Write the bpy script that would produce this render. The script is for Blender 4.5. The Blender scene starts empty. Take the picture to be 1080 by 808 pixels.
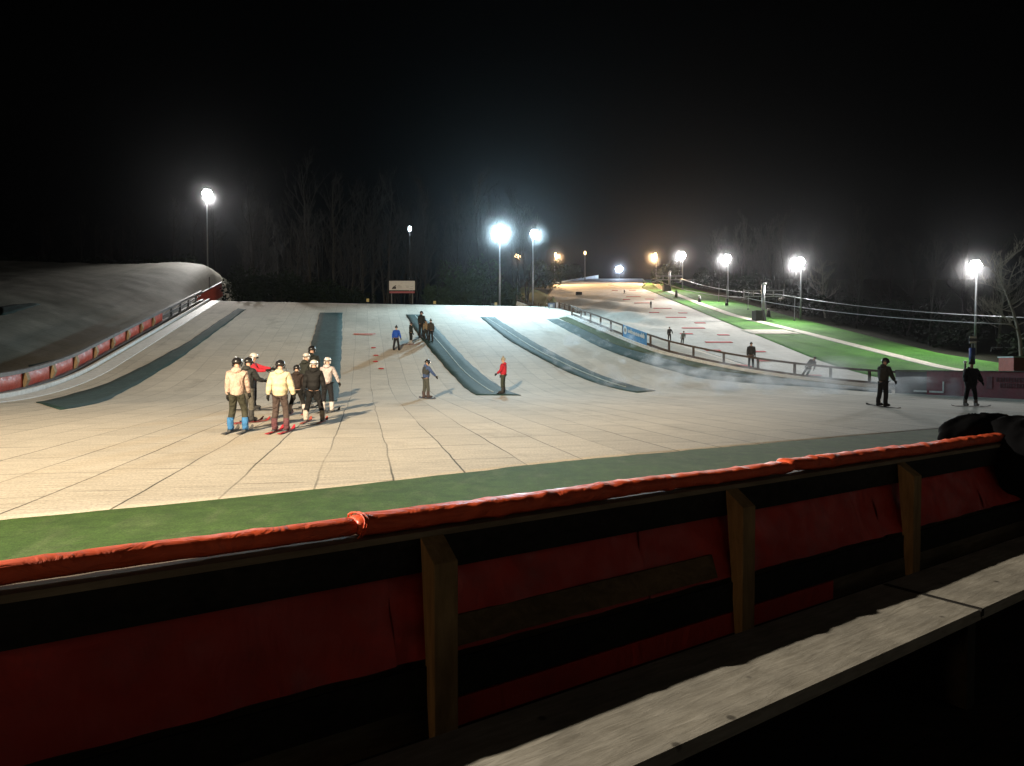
import bpy, bmesh, math, random
from mathutils import Vector, Matrix, noise as mnoise
random.seed(7)
sc = bpy.context.scene
C = sc.collection
PI = math.pi
R = math.radians

# ------------------------------------------------------------------ helpers
def tag(o, label=None, cat=None, group=None, kind=None):
    if label: o['label'] = label
    if cat: o['category'] = cat
    if group: o['group'] = group
    if kind: o['kind'] = kind
    return o

def empty(name, loc=(0, 0, 0), rz=0.0, label=None, cat=None, group=None):
    o = bpy.data.objects.new(name, None)
    o.empty_display_size = 0.2
    C.objects.link(o)
    o.location = loc
    o.rotation_euler = (0, 0, rz)
    return tag(o, label, cat, group)

class MB:
    def __init__(s):
        s.v = []; s.f = []; s.uv = {}
    def add(s, vs, fs):
        k = len(s.v)
        s.v += [tuple(v) for v in vs]
        s.f += [tuple(i + k for i in f) for f in fs]
    def hexa(s, p):      # 8 points: bottom ring 0-3 then top ring 4-7
        s.add(p, [(3, 2, 1, 0), (4, 5, 6, 7), (0, 1, 5, 4), (1, 2, 6, 5), (2, 3, 7, 6), (3, 0, 4, 7)])
    def box(s, c, size, rz=0.0):
        x, y, z = [d / 2 for d in size]
        ca, sa = math.cos(rz), math.sin(rz)
        p = []
        for dz in (-z, z):
            for dx, dy in ((-x, -y), (x, -y), (x, y), (-x, y)):
                p.append((c[0] + dx * ca - dy * sa, c[1] + dx * sa + dy * ca, c[2] + dz))
        s.hexa(p)
    def beam(s, a, b, w, h):     # horizontal-ish bar from a to b, w across, h upwards (centred)
        a, b = Vector(a), Vector(b)
        d = (b - a)
        n = Vector((-d.y, d.x, 0))
        if n.length < 1e-6: n = Vector((1, 0, 0))
        n.normalize(); n *= w / 2
        u = d.cross(n); u.normalize()
        if u.z < 0: u = -u
        u *= h / 2
        s.hexa([a - n - u, b - n - u, b + n - u, a + n - u, a - n + u, b - n + u, b + n + u, a + n + u])
    def tube(s, pts, rad, n=8, cap=True):
        pts = [Vector(p) for p in pts]
        if not isinstance(rad, (list, tuple)): rad = [rad] * len(pts)
        k0 = len(s.v)
        prev = None
        for i, p in enumerate(pts):
            if i == 0: d = pts[1] - p
            elif i == len(pts) - 1: d = p - pts[i - 1]
            else: d = pts[i + 1] - pts[i - 1]
            if d.length < 1e-9: d = Vector((0, 0, 1))
            d.normalize()
            if prev is None:
                a = Vector((0, 0, 1)) if abs(d.z) < .9 else Vector((1, 0, 0))
                x = d.cross(a).normalized()
            else:
                x = (prev - d * prev.dot(d))
                if x.length < 1e-6: x = d.orthogonal()
                x.normalize()
            prev = x
            y = d.cross(x)
            for j in range(n):
                t = 2 * PI * j / n
                s.v.append(tuple(p + (x * math.cos(t) + y * math.sin(t)) * rad[i]))
        for i in range(len(pts) - 1):
            for j in range(n):
                a = k0 + i * n + j; b = k0 + i * n + (j + 1) % n
                s.f.append((a, b, b + n, a + n))
        if cap:
            s.f.append(tuple(k0 + j for j in reversed(range(n))))
            s.f.append(tuple(k0 + (len(pts) - 1) * n + j for j in range(n)))
    def ball(s, c, r, nu=12, nv=8, z0=-1.0, z1=1.0):
        rx, ry, rz_ = (r, r, r) if not isinstance(r, (list, tuple)) else r
        a0, a1 = math.asin(z0), math.asin(z1)
        k0 = len(s.v)
        for i in range(nv + 1):
            a = a0 + (a1 - a0) * i / nv
            for j in range(nu):
                t = 2 * PI * j / nu
                s.v.append((c[0] + rx * math.cos(a) * math.cos(t), c[1] + ry * math.cos(a) * math.sin(t), c[2] + rz_ * math.sin(a)))
        for i in range(nv):
            for j in range(nu):
                a = k0 + i * nu + j; b = k0 + i * nu + (j + 1) % nu
                s.f.append((a, b, b + nu, a + nu))
    def sweep(s, pts, prof):     # prof: closed polygon of (across, up); swept along pts keeping up vertical
        pts = [Vector(p) for p in pts]
        m = len(prof); k0 = len(s.v)
        for i, p in enumerate(pts):
            d = (pts[min(i + 1, len(pts) - 1)] - pts[max(i - 1, 0)]); d.z = 0; d.normalize()
            n = Vector((d.y, -d.x, 0))       # to the right of travel
            for (a, b) in prof:
                s.v.append(tuple(p + n * a + Vector((0, 0, b))))
        for i in range(len(pts) - 1):
            for j in range(m):
                a = k0 + i * m + j; b = k0 + i * m + (j + 1) % m
                s.f.append((a, b, b + m, a + m))
        s.f.append(tuple(k0 + j for j in reversed(range(m))))
        s.f.append(tuple(k0 + (len(pts) - 1) * m + j for j in range(m)))
    def build(s, name, mat, parent=None, smooth=False, uvs=None):
        me = bpy.data.meshes.new(name)
        me.from_pydata(s.v, [], s.f)
        if uvs:
            l = me.uv_layers.new(name='UVMap')
            for lp in me.loops:
                l.data[lp.index].uv = uvs[lp.vertex_index]
        me.update()
        bm = bmesh.new(); bm.from_mesh(me)
        bmesh.ops.recalc_face_normals(bm, faces=bm.faces)
        bm.to_mesh(me); bm.free()
        if smooth:
            for p in me.polygons: p.use_smooth = True
        if mat: me.materials.append(mat)
        o = bpy.data.objects.new(name, me)
        C.objects.link(o)
        if parent: o.parent = parent
        return o

# ------------------------------------------------------------------ materials
class NT:
    def __init__(s, name):
        s.m = bpy.data.materials.new(name); s.m.use_nodes = True
        s.t = s.m.node_tree; s.b = s.t.nodes['Principled BSDF']
    def n(s, typ, **kw):
        nd = s.t.nodes.new(typ)
        for k, v in kw.items(): setattr(nd, k, v)
        return nd
    def l(s, a, b): s.t.links.new(a, b)
    def coord(s, which='Object'):
        return s.n('ShaderNodeTexCoord').outputs[which]
    def mapping(s, src, scale=(1, 1, 1), rot=(0, 0, 0)):
        m = s.n('ShaderNodeMapping'); m.inputs['Scale'].default_value = scale; m.inputs['Rotation'].default_value = rot
        s.l(src, m.inputs['Vector']); return m.outputs[0]
    def noise(s, src, scale=5, detail=4, rough=.55, dist=0.0):
        m = s.n('ShaderNodeTexNoise'); m.inputs['Scale'].default_value = scale; m.inputs['Detail'].default_value = detail
        m.inputs['Roughness'].default_value = rough; m.inputs['Distortion'].default_value = dist
        s.l(src, m.inputs['Vector']); return m.outputs[0]
    def ramp(s, src, stops):
        m = s.n('ShaderNodeValToRGB')
        e = m.color_ramp.elements
        while len(e) < len(stops): e.new(.5)
        for i, (p, c) in enumerate(stops):
            e[i].position = p; e[i].color = (*c, 1) if isinstance(c, (tuple, list)) else (c, c, c, 1)
        s.l(src, m.inputs[0]); return m.outputs[0]
    def mix(s, a, b, fac, mode='MIX'):
        m = s.n('ShaderNodeMix', data_type='RGBA', blend_type=mode)
        for inp, v in ((m.inputs[0], fac), (m.inputs[6], a), (m.inputs[7], b)):
            if hasattr(v, 'links') or isinstance(v, bpy.types.NodeSocket): s.l(v, inp)
            elif isinstance(v, (int, float)): inp.default_value = v
            else: inp.default_value = (*v, 1)
        return m.outputs[2]
    def math(s, op, a, b=0.0, c=0.0):
        m = s.n('ShaderNodeMath', operation=op)
        for i, v in enumerate((a, b, c)):
            if isinstance(v, bpy.types.NodeSocket): s.l(v, m.inputs[i])
            else: m.inputs[i].default_value = v
        return m.outputs[0]
    def bump(s, h, strength=.3, dist=.02):
        m = s.n('ShaderNodeBump'); m.inputs['Strength'].default_value = strength; m.inputs['Distance'].default_value = dist
        s.l(h, m.inputs['Height']); s.l(m.outputs[0], s.b.inputs['Normal'])
    def col(s, v):
        if isinstance(v, bpy.types.NodeSocket): s.l(v, s.b.inputs['Base Color'])
        else: s.b.inputs['Base Color'].default_value = (*v, 1)
    def rough(s, v):
        if isinstance(v, bpy.types.NodeSocket): s.l(v, s.b.inputs['Roughness'])
        else: s.b.inputs['Roughness'].default_value = v

def simple(name, c, rough=.7, var=.25, scale=6, bump=.15, spec=.4, metal=0.0, bdist=.01):
    t = NT(name); co = t.coord()
    nz = t.noise(co, scale, 5)
    a = tuple(x * (1 - var) for x in c); b = tuple(min(1, x * (1 + var)) for x in c)
    t.col(t.ramp(nz, [(.3, a), (.7, b)])); t.rough(rough)
    t.b.inputs['Specular IOR Level'].default_value = spec
    t.b.inputs['Metallic'].default_value = metal
    if bump: t.bump(t.noise(co, scale * 3, 4), bump, bdist)
    return t.m

def emis(name, c, strength):
    t = NT(name); t.col((0, 0, 0)); t.rough(.5)
    t.b.inputs['Emission Color'].default_value = (*c, 1); t.b.inputs['Emission Strength'].default_value = strength
    return t.m

def mat_ski(name, base, seam_w, seam_dark, cross=.12, period=1.02, moss=0.0):
    # dry-slope brush matting: lanes run up the slope (v), u across, both in metres
    t = NT(name)
    uv = t.coord('UV')
    sep = t.n('ShaderNodeSeparateXYZ'); t.l(uv, sep.inputs[0])
    wob = t.noise(uv, .16, 2)
    wob2 = t.noise(uv, .9, 3)
    u = t.math('ADD', sep.outputs[0], t.math('MULTIPLY', t.math('SUBTRACT', wob, .5), .22))
    u = t.math('ADD', u, t.math('MULTIPLY', t.math('SUBTRACT', wob2, .5), .045))
    lane = t.math('DIVIDE', t.math('SUBTRACT', u, .41), period)
    fr = t.math('ABSOLUTE', t.math('SUBTRACT', t.math('FRACT', lane), .5))     # .5 on a seam
    edge = t.math('GREATER_THAN', fr, .5 - seam_w / period)
    brk = t.ramp(t.noise(t.mapping(uv, (1.7, .12, 1)), 1.0, 3), [(.36, .25), (.58, 1.0)])
    sfade = t.ramp(t.math('MULTIPLY', sep.outputs[1], .01), [(.30, 1.0), (.48, .45)])
    seam = t.math('MULTIPLY', t.math('MULTIPLY', edge, brk), sfade)
    idn = t.n('ShaderNodeTexWhiteNoise', noise_dimensions='1D'); t.l(t.math('FLOOR', t.math('ADD', lane, .0)), idn.inputs['W'])
    # across lines
    v = t.math('ADD', sep.outputs[1], t.math('MULTIPLY', t.math('SUBTRACT', t.noise(uv, .5, 3), .5), .5))
    v = t.math('ADD', v, t.math('MULTIPLY', idn.outputs[0], .9))
    cl = t.math('FRACT', t.math('DIVIDE', v, 1.9))
    cline = t.math('MULTIPLY', t.math('LESS_THAN', cl, .028), t.ramp(t.noise(t.mapping(uv, (.5, 3, 1)), 1.2, 3), [(.40, 0.0), (.55, 1.0)]))
    fine = t.noise(t.mapping(uv, (1.2, 16, 1)), 1.0, 5, .7)
    micro = t.noise(uv, 26, 3, .7)
    big = t.noise(uv, .13, 5, .6)
    c = t.ramp(big, [(.3, tuple(x * .86 for x in base)), (.7, tuple(min(1, x * 1.08) for x in base))])
    c = t.mix(c, t.ramp(fine, [(.3, .66), (.62, 1.08)]), .9, 'MULTIPLY')
    c = t.mix(c, t.ramp(micro, [(.25, .5), (.72, 1.22)]), .85, 'MULTIPLY')
    tn = t.n('ShaderNodeTexWhiteNoise', noise_dimensions='2D'); cmb = t.n('ShaderNodeCombineXYZ'); t.l(t.math('FLOOR', lane), cmb.inputs[0]); t.l(t.math('FLOOR', t.math('DIVIDE', v, 1.9)), cmb.inputs[1]); t.l(cmb.outputs[0], tn.inputs['Vector'])
    c = t.mix(c, t.ramp(tn.outputs[0], [(0, .93), (1, 1.03)]), 1.0, 'MULTIPLY')
    c = t.mix(c, t.ramp(idn.outputs[0], [(0, .94), (1, 1.04)]), 1.0, 'MULTIPLY')
    stain = t.ramp(t.noise(t.mapping(uv, (.8, .35, 1)), .6, 6, .7), [(.56, 0.0), (.74, 1.0)])
    c = t.mix(c, (.20, .17, .12), t.math('MULTIPLY', stain, .5))
    if moss:
        mo = t.ramp(t.noise(t.mapping(uv, (.5, .16, 1)), .35, 7, .72, .8), [(.40, 0.0), (.64, 1.0)])
        c = t.mix(c, (.055, .06, .03), t.math('MULTIPLY', mo, moss))
    c = t.mix(c, (.035, .035, .028), t.math('MULTIPLY', cline, .52))
    c = t.mix(c, (.02, .022, .016), t.math('MULTIPLY', seam, seam_dark))
    t.col(c); t.rough(.82); t.b.inputs['Specular IOR Level'].default_value = .25
    h = t.math('ADD', t.math('MULTIPLY', fine, .5), t.math('MULTIPLY', micro, .5))
    h = t.math('SUBTRACT', h, t.math('MULTIPLY', seam, .8))
    t.bump(h, .55, .03)
    return t.m

def mat_carpet(name, c1, c2, wear=(.16, .2, .12)):
    t = NT(name); co = t.coord()
    n1 = t.noise(co, .55, 5, .6); n2 = t.noise(co, 60, 2)
    n3 = t.noise(t.mapping(co, (1.2, .5, 1), (0, 0, .6)), 2.0, 5, .6, 1.0)
    c = t.ramp(n1, [(.3, c1), (.7, c2)])
    c = t.mix(c, wear, t.math('MULTIPLY', t.ramp(n3, [(.48, 0.0), (.70, 1.0)]), .45))
    n4 = t.noise(co, 3.5, 6, .75)
    c = t.mix(c, t.ramp(n4, [(.3, .62), (.7, 1.25)]), .9, 'MULTIPLY')
    c = t.mix(c, t.ramp(n2, [(.3, .6), (.7, 1.25)]), .8, 'MULTIPLY')
    t.col(c); t.rough(.85); t.b.inputs['Specular IOR Level'].default_value = .2
    t.bump(n2, .4, .01)
    return t.m

def mat_grass(name, c1, c2):
    t = NT(name); co = t.coord()
    n1 = t.noise(co, .35, 6, .65); n2 = t.noise(co, 9, 4, .7)
    c = t.ramp(n1, [(.32, c1), (.68, c2)])
    c = t.mix(c, t.ramp(n2, [(.25, .35), (.7, 1.3)]), .8, 'MULTIPLY')
    t.col(c); t.rough(.9); t.b.inputs['Specular IOR Level'].default_value = .15
    t.bump(n2, .8, .12)
    return t.m

def mat_wood(name, c1, c2, rough=.75, spec=.3, axis=0, sc_=1.0, bump=.35, rotz=0.0):
    t = NT(name); co = t.coord()
    if rotz:
        vr = t.n('ShaderNodeVectorRotate', rotation_type='Z_AXIS'); vr.inputs['Angle'].default_value = rotz
        t.l(co, vr.inputs['Vector']); co = vr.outputs[0]
    s = [16, 16, 16]; s[axis] = 2.2
    s = tuple(x * sc_ for x in s)
    g = t.noise(t.mapping(co, s), 1.4, 6, .65, .6)
    k = t.noise(co, 2.2 * sc_, 4)
    c = t.ramp(g, [(.3, c1), (.7, c2)])
    c = t.mix(c, t.ramp(k, [(.3, .6), (.7, 1.15)]), .8, 'MULTIPLY')
    vo = t.n('ShaderNodeTexVoronoi'); vo.inputs['Scale'].default_value = 2.6 * sc_; t.l(co, vo.inputs['Vector'])
    c = t.mix(c, tuple(x * .2 for x in c1), t.ramp(vo.outputs['Distance'], [(.05, .8), (.09, 0.0)]))
    t.col(c); t.rough(rough); t.b.inputs['Specular IOR Level'].default_value = spec
    t.bump(g, bump, .01)
    return t.m

def mat_vinyl(name, c, rough=.33, wr=9.0, stretch=(1, 1, 1), rot=(0, 0, 0), bump=.5, dirt=.35):
    t = NT(name); co = t.coord()
    w = t.noise(t.mapping(co, stretch, rot), wr, 4, .55, 1.2)
    w2 = t.noise(co, 2.0, 5)
    d = t.ramp(t.noise(co, 5, 6, .7), [(.5, 0.0), (.72, 1.0)])
    cc = t.ramp(w2, [(.3, tuple(x * .78 for x in c)), (.7, c)])
    cc = t.mix(cc, tuple(x * .35 + .03 for x in c), t.math('MULTIPLY', d, dirt))
    t.col(cc); t.rough(t.ramp(t.noise(co, 7, 4), [(.3, rough * .8), (.7, rough * 1.5)]))
    t.b.inputs['Specular IOR Level'].default_value = .5
    t.bump(w, bump, .02)
    return t.m

def mat_cloth(name, c, rough=.8, quilt=0.0):
    t = NT(name); co = t.coord()
    n = t.noise(co, 14, 3)
    t.col(t.ramp(n, [(.3, tuple(x * .8 for x in c)), (.7, tuple(min(1, x * 1.1) for x in c))]))
    t.rough(rough); t.b.inputs['Specular IOR Level'].default_value = .25
    if quilt:
        w = t.n('ShaderNodeTexWave', bands_direction='Z', wave_profile='SIN'); w.inputs['Scale'].default_value = 1.9
        w.inputs['Distortion'].default_value = .6; t.l(co, w.inputs[0])
        t.bump(t.math('ADD', w.outputs['Fac'], t.math('MULTIPLY', t.noise(co, 6, 4, .6, 1.5), .9)), quilt, .06)
    else:
        t.bump(t.noise(co, 5, 4, .6, 1.5), 1.0, .09)
    return t.m

M = {}
M['ski'] = mat_ski('ski_matting', (.65, .60, .51), .014, .85)
M['ski_far'] = mat_ski('far_matting', (.54, .53, .49), .02, .30, period=2.04, moss=.22)
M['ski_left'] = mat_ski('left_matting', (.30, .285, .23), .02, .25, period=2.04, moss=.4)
M['carpet'] = mat_carpet('green_carpet', (.038, .078, .014), (.058, .108, .021), (.11, .14, .06))
M['strip'] = mat_carpet('teal_carpet', (.017, .046, .044), (.027, .066, .062), (.06, .10, .10))
M['grass'] = mat_grass('grass', (.04, .15, .02), (.085, .26, .035))
M['verge'] = mat_grass('verge_grass', (.06, .085, .03), (.10, .13, .055))
M['soil'] = mat_grass('woodland_soil', (.018, .02, .012), (.04, .04, .025))
M['path'] = simple('path_gravel', (.50, .46, .38), .9, .2, 3, .3)
M['white'] = simple('white_board', (.66, .67, .66), .6, .15, 4, .1)
M['redmat'] = simple('red_mat', (.42, .035, .04), .8, .2, 4, .1)
M['redwall'] = mat_vinyl('red_wall', (.22, .02, .035), .55, 3, bump=.3)
M['greywall'] = mat_vinyl('grey_wall', (.09, .075, .078), .6, 3, bump=.3)
M['redpad'] = mat_vinyl('red_pad', (.84, .11, .03), .5, 9.0, (1, 1, 2), (0, 0, .6), .75, .5)
M['redpanel'] = mat_vinyl('red_panel', (.58, .034, .018), .5, 3.2, (1, 1, .45), (.5, .3, .6), 1.0, .5)
M['redfar'] = mat_vinyl('red_far_pad', (.52, .07, .035), .45, 3, bump=.7, dirt=.3)
M['wood_dark'] = mat_wood('dark_board', (.012, .011, .009), (.03, .027, .022), .8, .2)
M['wood_rail'] = mat_wood('bleached_rail', (.16, .12, .075), (.30, .24, .16), rotz=-.6008)
M['plywood'] = mat_wood('plywood', (.11, .07, .035), (.24, .16, .08), .85, .15, sc_=.7)
M['wood_post'] = mat_wood('post_wood', (.20, .125, .05), (.36, .24, .11), axis=2)
M['wood_bench'] = mat_wood('bench_plank', (.21, .19, .15), (.35, .325, .27), .75, .3, 0, 1.8, .35, rotz=-.6008)
M['wood_fence'] = mat_wood('fence_wood', (.06, .045, .035), (.12, .09, .07), axis=0, sc_=.5)
M['wood_tan'] = mat_wood('tan_post', (.25, .18, .10), (.38, .29, .17), axis=2, sc_=.5)
M['rail_grey'] = simple('grey_rail', (.15, .145, .145), .6, .2, 3, .2)
M['deck'] = mat_wood('deck_boards', (.012, .011, .01), (.03, .028, .024), .85, .15)
M['steel'] = simple('galvanised', (.28, .29, .3), .45, .15, 5, .1, .5, .6)
M['darksteel'] = simple('dark_steel', (.04, .042, .045), .5, .2, 5, .1, .5, .3)
M['bark'] = simple('bark', (.022, .02, .016), .9, .35, 5, .5, .2, bdist=.03)  # bark and twig tones darkened to keep the wood in night shade
M['twig'] = simple('twig_bark', (.020, .018, .015), .9, .3, 3, .2, .2)
M['leaf'] = simple('leaf', (.026, .042, .016), .8, .5, 1.2, 0, .08)
M['leaf2'] = simple('leaf_dark', (.010, .016, .008), .85, .5, 1.2, 0, .05)
M['brick'] = simple('clubhouse_wall', (.10, .09, .08), .85, .2, 2, .3)
M['glass'] = simple('dark_glass', (.02, .025, .03), .1, .1, 2, 0, .5)
M['lens_cool'] = emis('lens_cool', (.86, .92, 1.0), 90)
M['lens_blue'] = emis('lens_blue', (.70, .80, 1.0), 90)
M['lens_white'] = emis('lens_white', (1.0, .96, .92), 90)
M['lens_warm'] = emis('lens_warm', (1.0, .62, .28), 18)
M['blue'] = simple('banner_blue', (.06, .24, .52), .6, .15, 3, .1)
M['pale'] = simple('banner_pale', (.55, .66, .75), .6, .1, 3, .1)
M['signwhite'] = simple('sign_white', (.5, .5, .5), .6, .06, 3, 0)
M['signgrey'] = simple('sign_grey', (.26, .26, .27), .6, .06, 3, 0)
M['signblack'] = simple('sign_black', (.02, .02, .02), .6, .06, 3, 0)
M['signred'] = simple('sign_red', (.26, .06, .075), .6, .1, 3, 0)
M['bluebox'] = simple('blue_box', (.18, .26, .42), .6, .15, 3, .1)
M['rope'] = simple('cable_steel', (.35, .35, .36), .5, .1, 3, 0)
M['skin'] = simple('skin', (.50, .30, .22), .55, .08, 9, .05)
M['black_cloth'] = mat_cloth('black_cloth', (.012, .012, .014))
M['blackshell'] = simple('helmet_black', (.015, .015, .017), .22, .1, 3, 0, .6)
M['whiteshell'] = simple('helmet_white', (.55, .53, .51), .3, .05, 3, 0, .6)
M['hair'] = simple('hair_dark', (.03, .02, .012), .6, .3, 20, .3)

# ------------------------------------------------------------------ camera and pixel rays (photo pixels, 1080 wide)
EYE = Vector((0, 0, 1.54)); F = 730.0; PITCH = math.atan(19 / F)
cam_d = bpy.data.cameras.new('camera'); cam = bpy.data.objects.new('camera', cam_d); C.objects.link(cam)
cam_d.sensor_width = 36; cam_d.lens = F / 1080 * 36; cam_d.clip_end = 3000; cam_d.clip_start = .05
cam.location = EYE; cam.rotation_euler = (PI / 2 - PITCH, 0, 0)
sc.camera = cam
def ray(px, py):
    a, b = (px - 540) / F, (404 - py) / F
    c, s = math.cos(PITCH), math.sin(PITCH)
    d = Vector((a, c + b * s, -s + b * c))
    return d / d.y            # per metre of depth

# ------------------------------------------------------------------ terrain
def sm(x): x = max(0.0, min(1.0, x)); return x * x * (3 - 2 * x)
def lerp_tab(tab, x):
    if x <= tab[0][0]: return tab[0][1]
    for (a, b), (c, d) in zip(tab, tab[1:]):
        if x <= c: return b + (d - b) * (x - a) / (c - a)
    return tab[-1][1]
XFT = [(10, 26), (22, 25), (30, 24.4), (36, 23.6), (41, 22.7), (44, 21.0), (50, 17.5), (60, 13.6), (70, 9.6), (80, 4.7), (90, 2), (110, -2), (300, -2)]
def XF(y): return lerp_tab(XFT, y)
def Pq(s):
    if s < 32: return 0.0
    if s < 46: return .0077 * (s - 32) ** 2
    return 1.51 + .2156 * (s - 46)
CREST = 77.0
def Pmain(s):
    if s < CREST: return Pq(s)
    return Pq(CREST) - .05 * min(s - CREST, 12)
def HRt(y):
    if y < 36: return 0.0
    if y < 56: return .00455 * (y - 36) ** 2
    if y < 172: return 1.82 + .182 * (y - 56)
    return 22.93 + .3 * sm((y - 172) / 20)
def bumps(x, y):
    w = sm((y - 72) / 12) * sm((128 - y) / 20) * sm((x - 3) / 4) * sm((20 - x) / 5)
    return w * .5 * (.55 * math.sin(y * .42 + x * .5) + .3 * math.sin(y * .8 - x * .6 + 1.3))
TL = -16.4
def H(x, y):
    s = .978 * y - .21 * x; t = .978 * x + .21 * y
    h = Pmain(s)
    q = TL - t
    if q > 0:
        hl = (Pq(min(s, CREST)) + .2 * max(0, min(s, 97) - CREST)) + 2.2 * sm(q / 15) * sm((s - 30) / 25) + 2.5 * sm((s - 70) / 30) * sm(q / 4) * (1 - sm((q - 3) / 11))
        hl -= .5 * sm(q / 1.5) * sm((8 - q) / 6)
        if q > 1.5:
            k = sm((q - 1.5) / 4)
            hl += k * .4 * (.34 * mnoise.noise(Vector((x * .22, y * .22, 1))) + .16 * mnoise.noise(Vector((x * .7, y * .7, 5))) + .06 * mnoise.noise(Vector((x * 1.9, y * 1.9, 9))))
        w = sm(q / 3); h = h * (1 - w) + hl * w
    r = (x - XF(y)) / 2.6
    if r > 0:
        w = sm(r); h = h * (1 - w) + (HRt(y) + bumps(x, y)) * w
    return h
def G(px, py, dmin=3.0, dmax=260.0):
    d = ray(px, py); y = dmin; step = .1
    prev = EYE.z + d.z * y - H(d.x * y, y)
    while y < dmax:
        y2 = y + step
        cur = EYE.z + d.z * y2 - H(d.x * y2, y2)
        if cur <= 0 and prev > 0:
            a, b = y, y2
            for _ in range(25):
                m = (a + b) / 2
                if EYE.z + d.z * m - H(d.x * m, m) > 0: a = m
                else: b = m
            return Vector((d.x * b, b, H(d.x * b, b)))
        prev = cur; y = y2; step = .1 + y * .002
    return Vector((d.x * dmax, dmax, H(d.x * dmax, dmax)))
def at(px, py, y):
    return EYE + ray(px, py) * y

# ground sheet, everywhere slightly under the surfaces laid on it
def axis(lo, hi, step, far):
    a = []
    x = -far
    while x < lo: a.append(x); x += (far + lo) / 8 if False else 25
    x = lo
    while x < hi: a.append(x); x += step
    x = hi
    while x <= far: a.append(x); x += 25
    return a
xs = axis(-70, 70, 1.25, 290); ys = [y for y in axis(-30, 200, 1.25, 330) if y > -56]
g = MB()
for y in ys:
    for x in xs: g.v.append((x, y, H(x, y) - .16 - (.05 if y < 8 else 0)))
nx = len(xs)
for j in range(len(ys) - 1):
    for i in range(nx - 1):
        a = j * nx + i; g.f.append((a, a + 1, a + 1 + nx, a + nx))
o = g.build('ground', M['soil'], smooth=True); tag(o, kind='structure')

def grid_sheet(name, P, nu, nv, mat, off, uvf=None, kind='structure', skirt=0.0):
    m = MB(); uvs = []
    for j in range(nv + 1):
        for i in range(nu + 1):
            x, y = P(i / nu, j / nv)
            m.v.append((x, y, H(x, y) + off))
            uvs.append(uvf(x, y) if uvf else (x, y))
    for j in range(nv):
        for i in range(nu):
            a = j * (nu + 1) + i; m.f.append((a, a + 1, a + nu + 2, a + nu + 1))
    if skirt:
        ring = [i for i in range(nu + 1)] + [(j + 1) * (nu + 1) - 1 for j in range(1, nv + 1)] + [nv * (nu + 1) + i for i in range(nu - 1, -1, -1)] + [j * (nu + 1) for j in range(nv - 1, 0, -1)]
        k0 = len(m.v)
        for i in ring:
            v = m.v[i]; m.v.append((v[0], v[1], v[2] - skirt)); uvs.append(uvs[i])
        n = len(ring)
        for i in range(n):
            m.f.append((ring[i], ring[(i + 1) % n], k0 + (i + 1) % n, k0 + i))
    o = m.build(name, mat, smooth=False, uvs=uvs)
    for p in o.data.polygons: p.use_smooth = True
    if kind: o['kind'] = kind
    return o

# carpet / matting edge in front
ET = [(-30, -12), (-20, -4), (-10, 3.2), (-4.95, 6.7), (-2.4, 8.33), (.9, 10.9), (5, 13.4), (9.8, 16.2), (16, 20), (26, 26)]
def E(x): return lerp_tab(ET, x) + .012 * math.sin(x * 6.1) + .014 * math.sin(x * 13.7 + 1) + .012 * math.sin(x * 29)
def TS(x, y): return (.978 * x + .21 * y, .978 * y - .21 * x)
def XL(y): return (TL - .21 * y) / .978
def ytop(x): return (CREST + .21 * x) / .978
def P_main(a, b):
    # bottom end on the carpet edge
    lo, hi = -10.0, 40.0
    for _ in range(30):
        m = (lo + hi) / 2
        x = XL(m) * (1 - a) + XF(m) * a
        if m > E(x): hi = m
        else: lo = m
    y0 = (lo + hi) / 2
    lo, hi = 60.0, 95.0
    for _ in range(30):
        m = (lo + hi) / 2
        x = XL(m) * (1 - a) + XF(m) * a
        if m > ytop(x): hi = m
        else: lo = m
    y1 = (lo + hi) / 2
    y = y0 + (y1 - y0) * b
    return XL(y) * (1 - a) + XF(y) * a, y
grid_sheet('ski_slope', P_main, 90, 150, M['ski'], 0.0, TS, skirt=.12)

# green carpet between matting and barrier
B0 = Vector((-.6, 2.59, 0)); BD = Vector((.825, .565, 0)).normalized(); BN = Vector((BD.y, -BD.x, 0))   # BN points to the viewer's side
def bar(u, n=0.0, z=0.0): return B0 + BD * u + BN * n + Vector((0, 0, z))
def P_carpet(a, b):
    u = -22 + a * 52
    p = bar(u, -.05)
    q = Vector((p.x - BN.x * 9, p.y - BN.y * 9, 0))
    # march outwards until the matting edge
    d = 0.0
    while d < 14 and (p.y - BN.y * d) < E(p.x - BN.x * d) - .01: d += .05
    d += .12
    return p.x - BN.x * d * b, p.y - BN.y * d * b
t_uv = lambda x, y: (x, y)
o = grid_sheet('green_carpet', P_carpet, 120, 12, M['carpet'], .006, t_uv)

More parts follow.
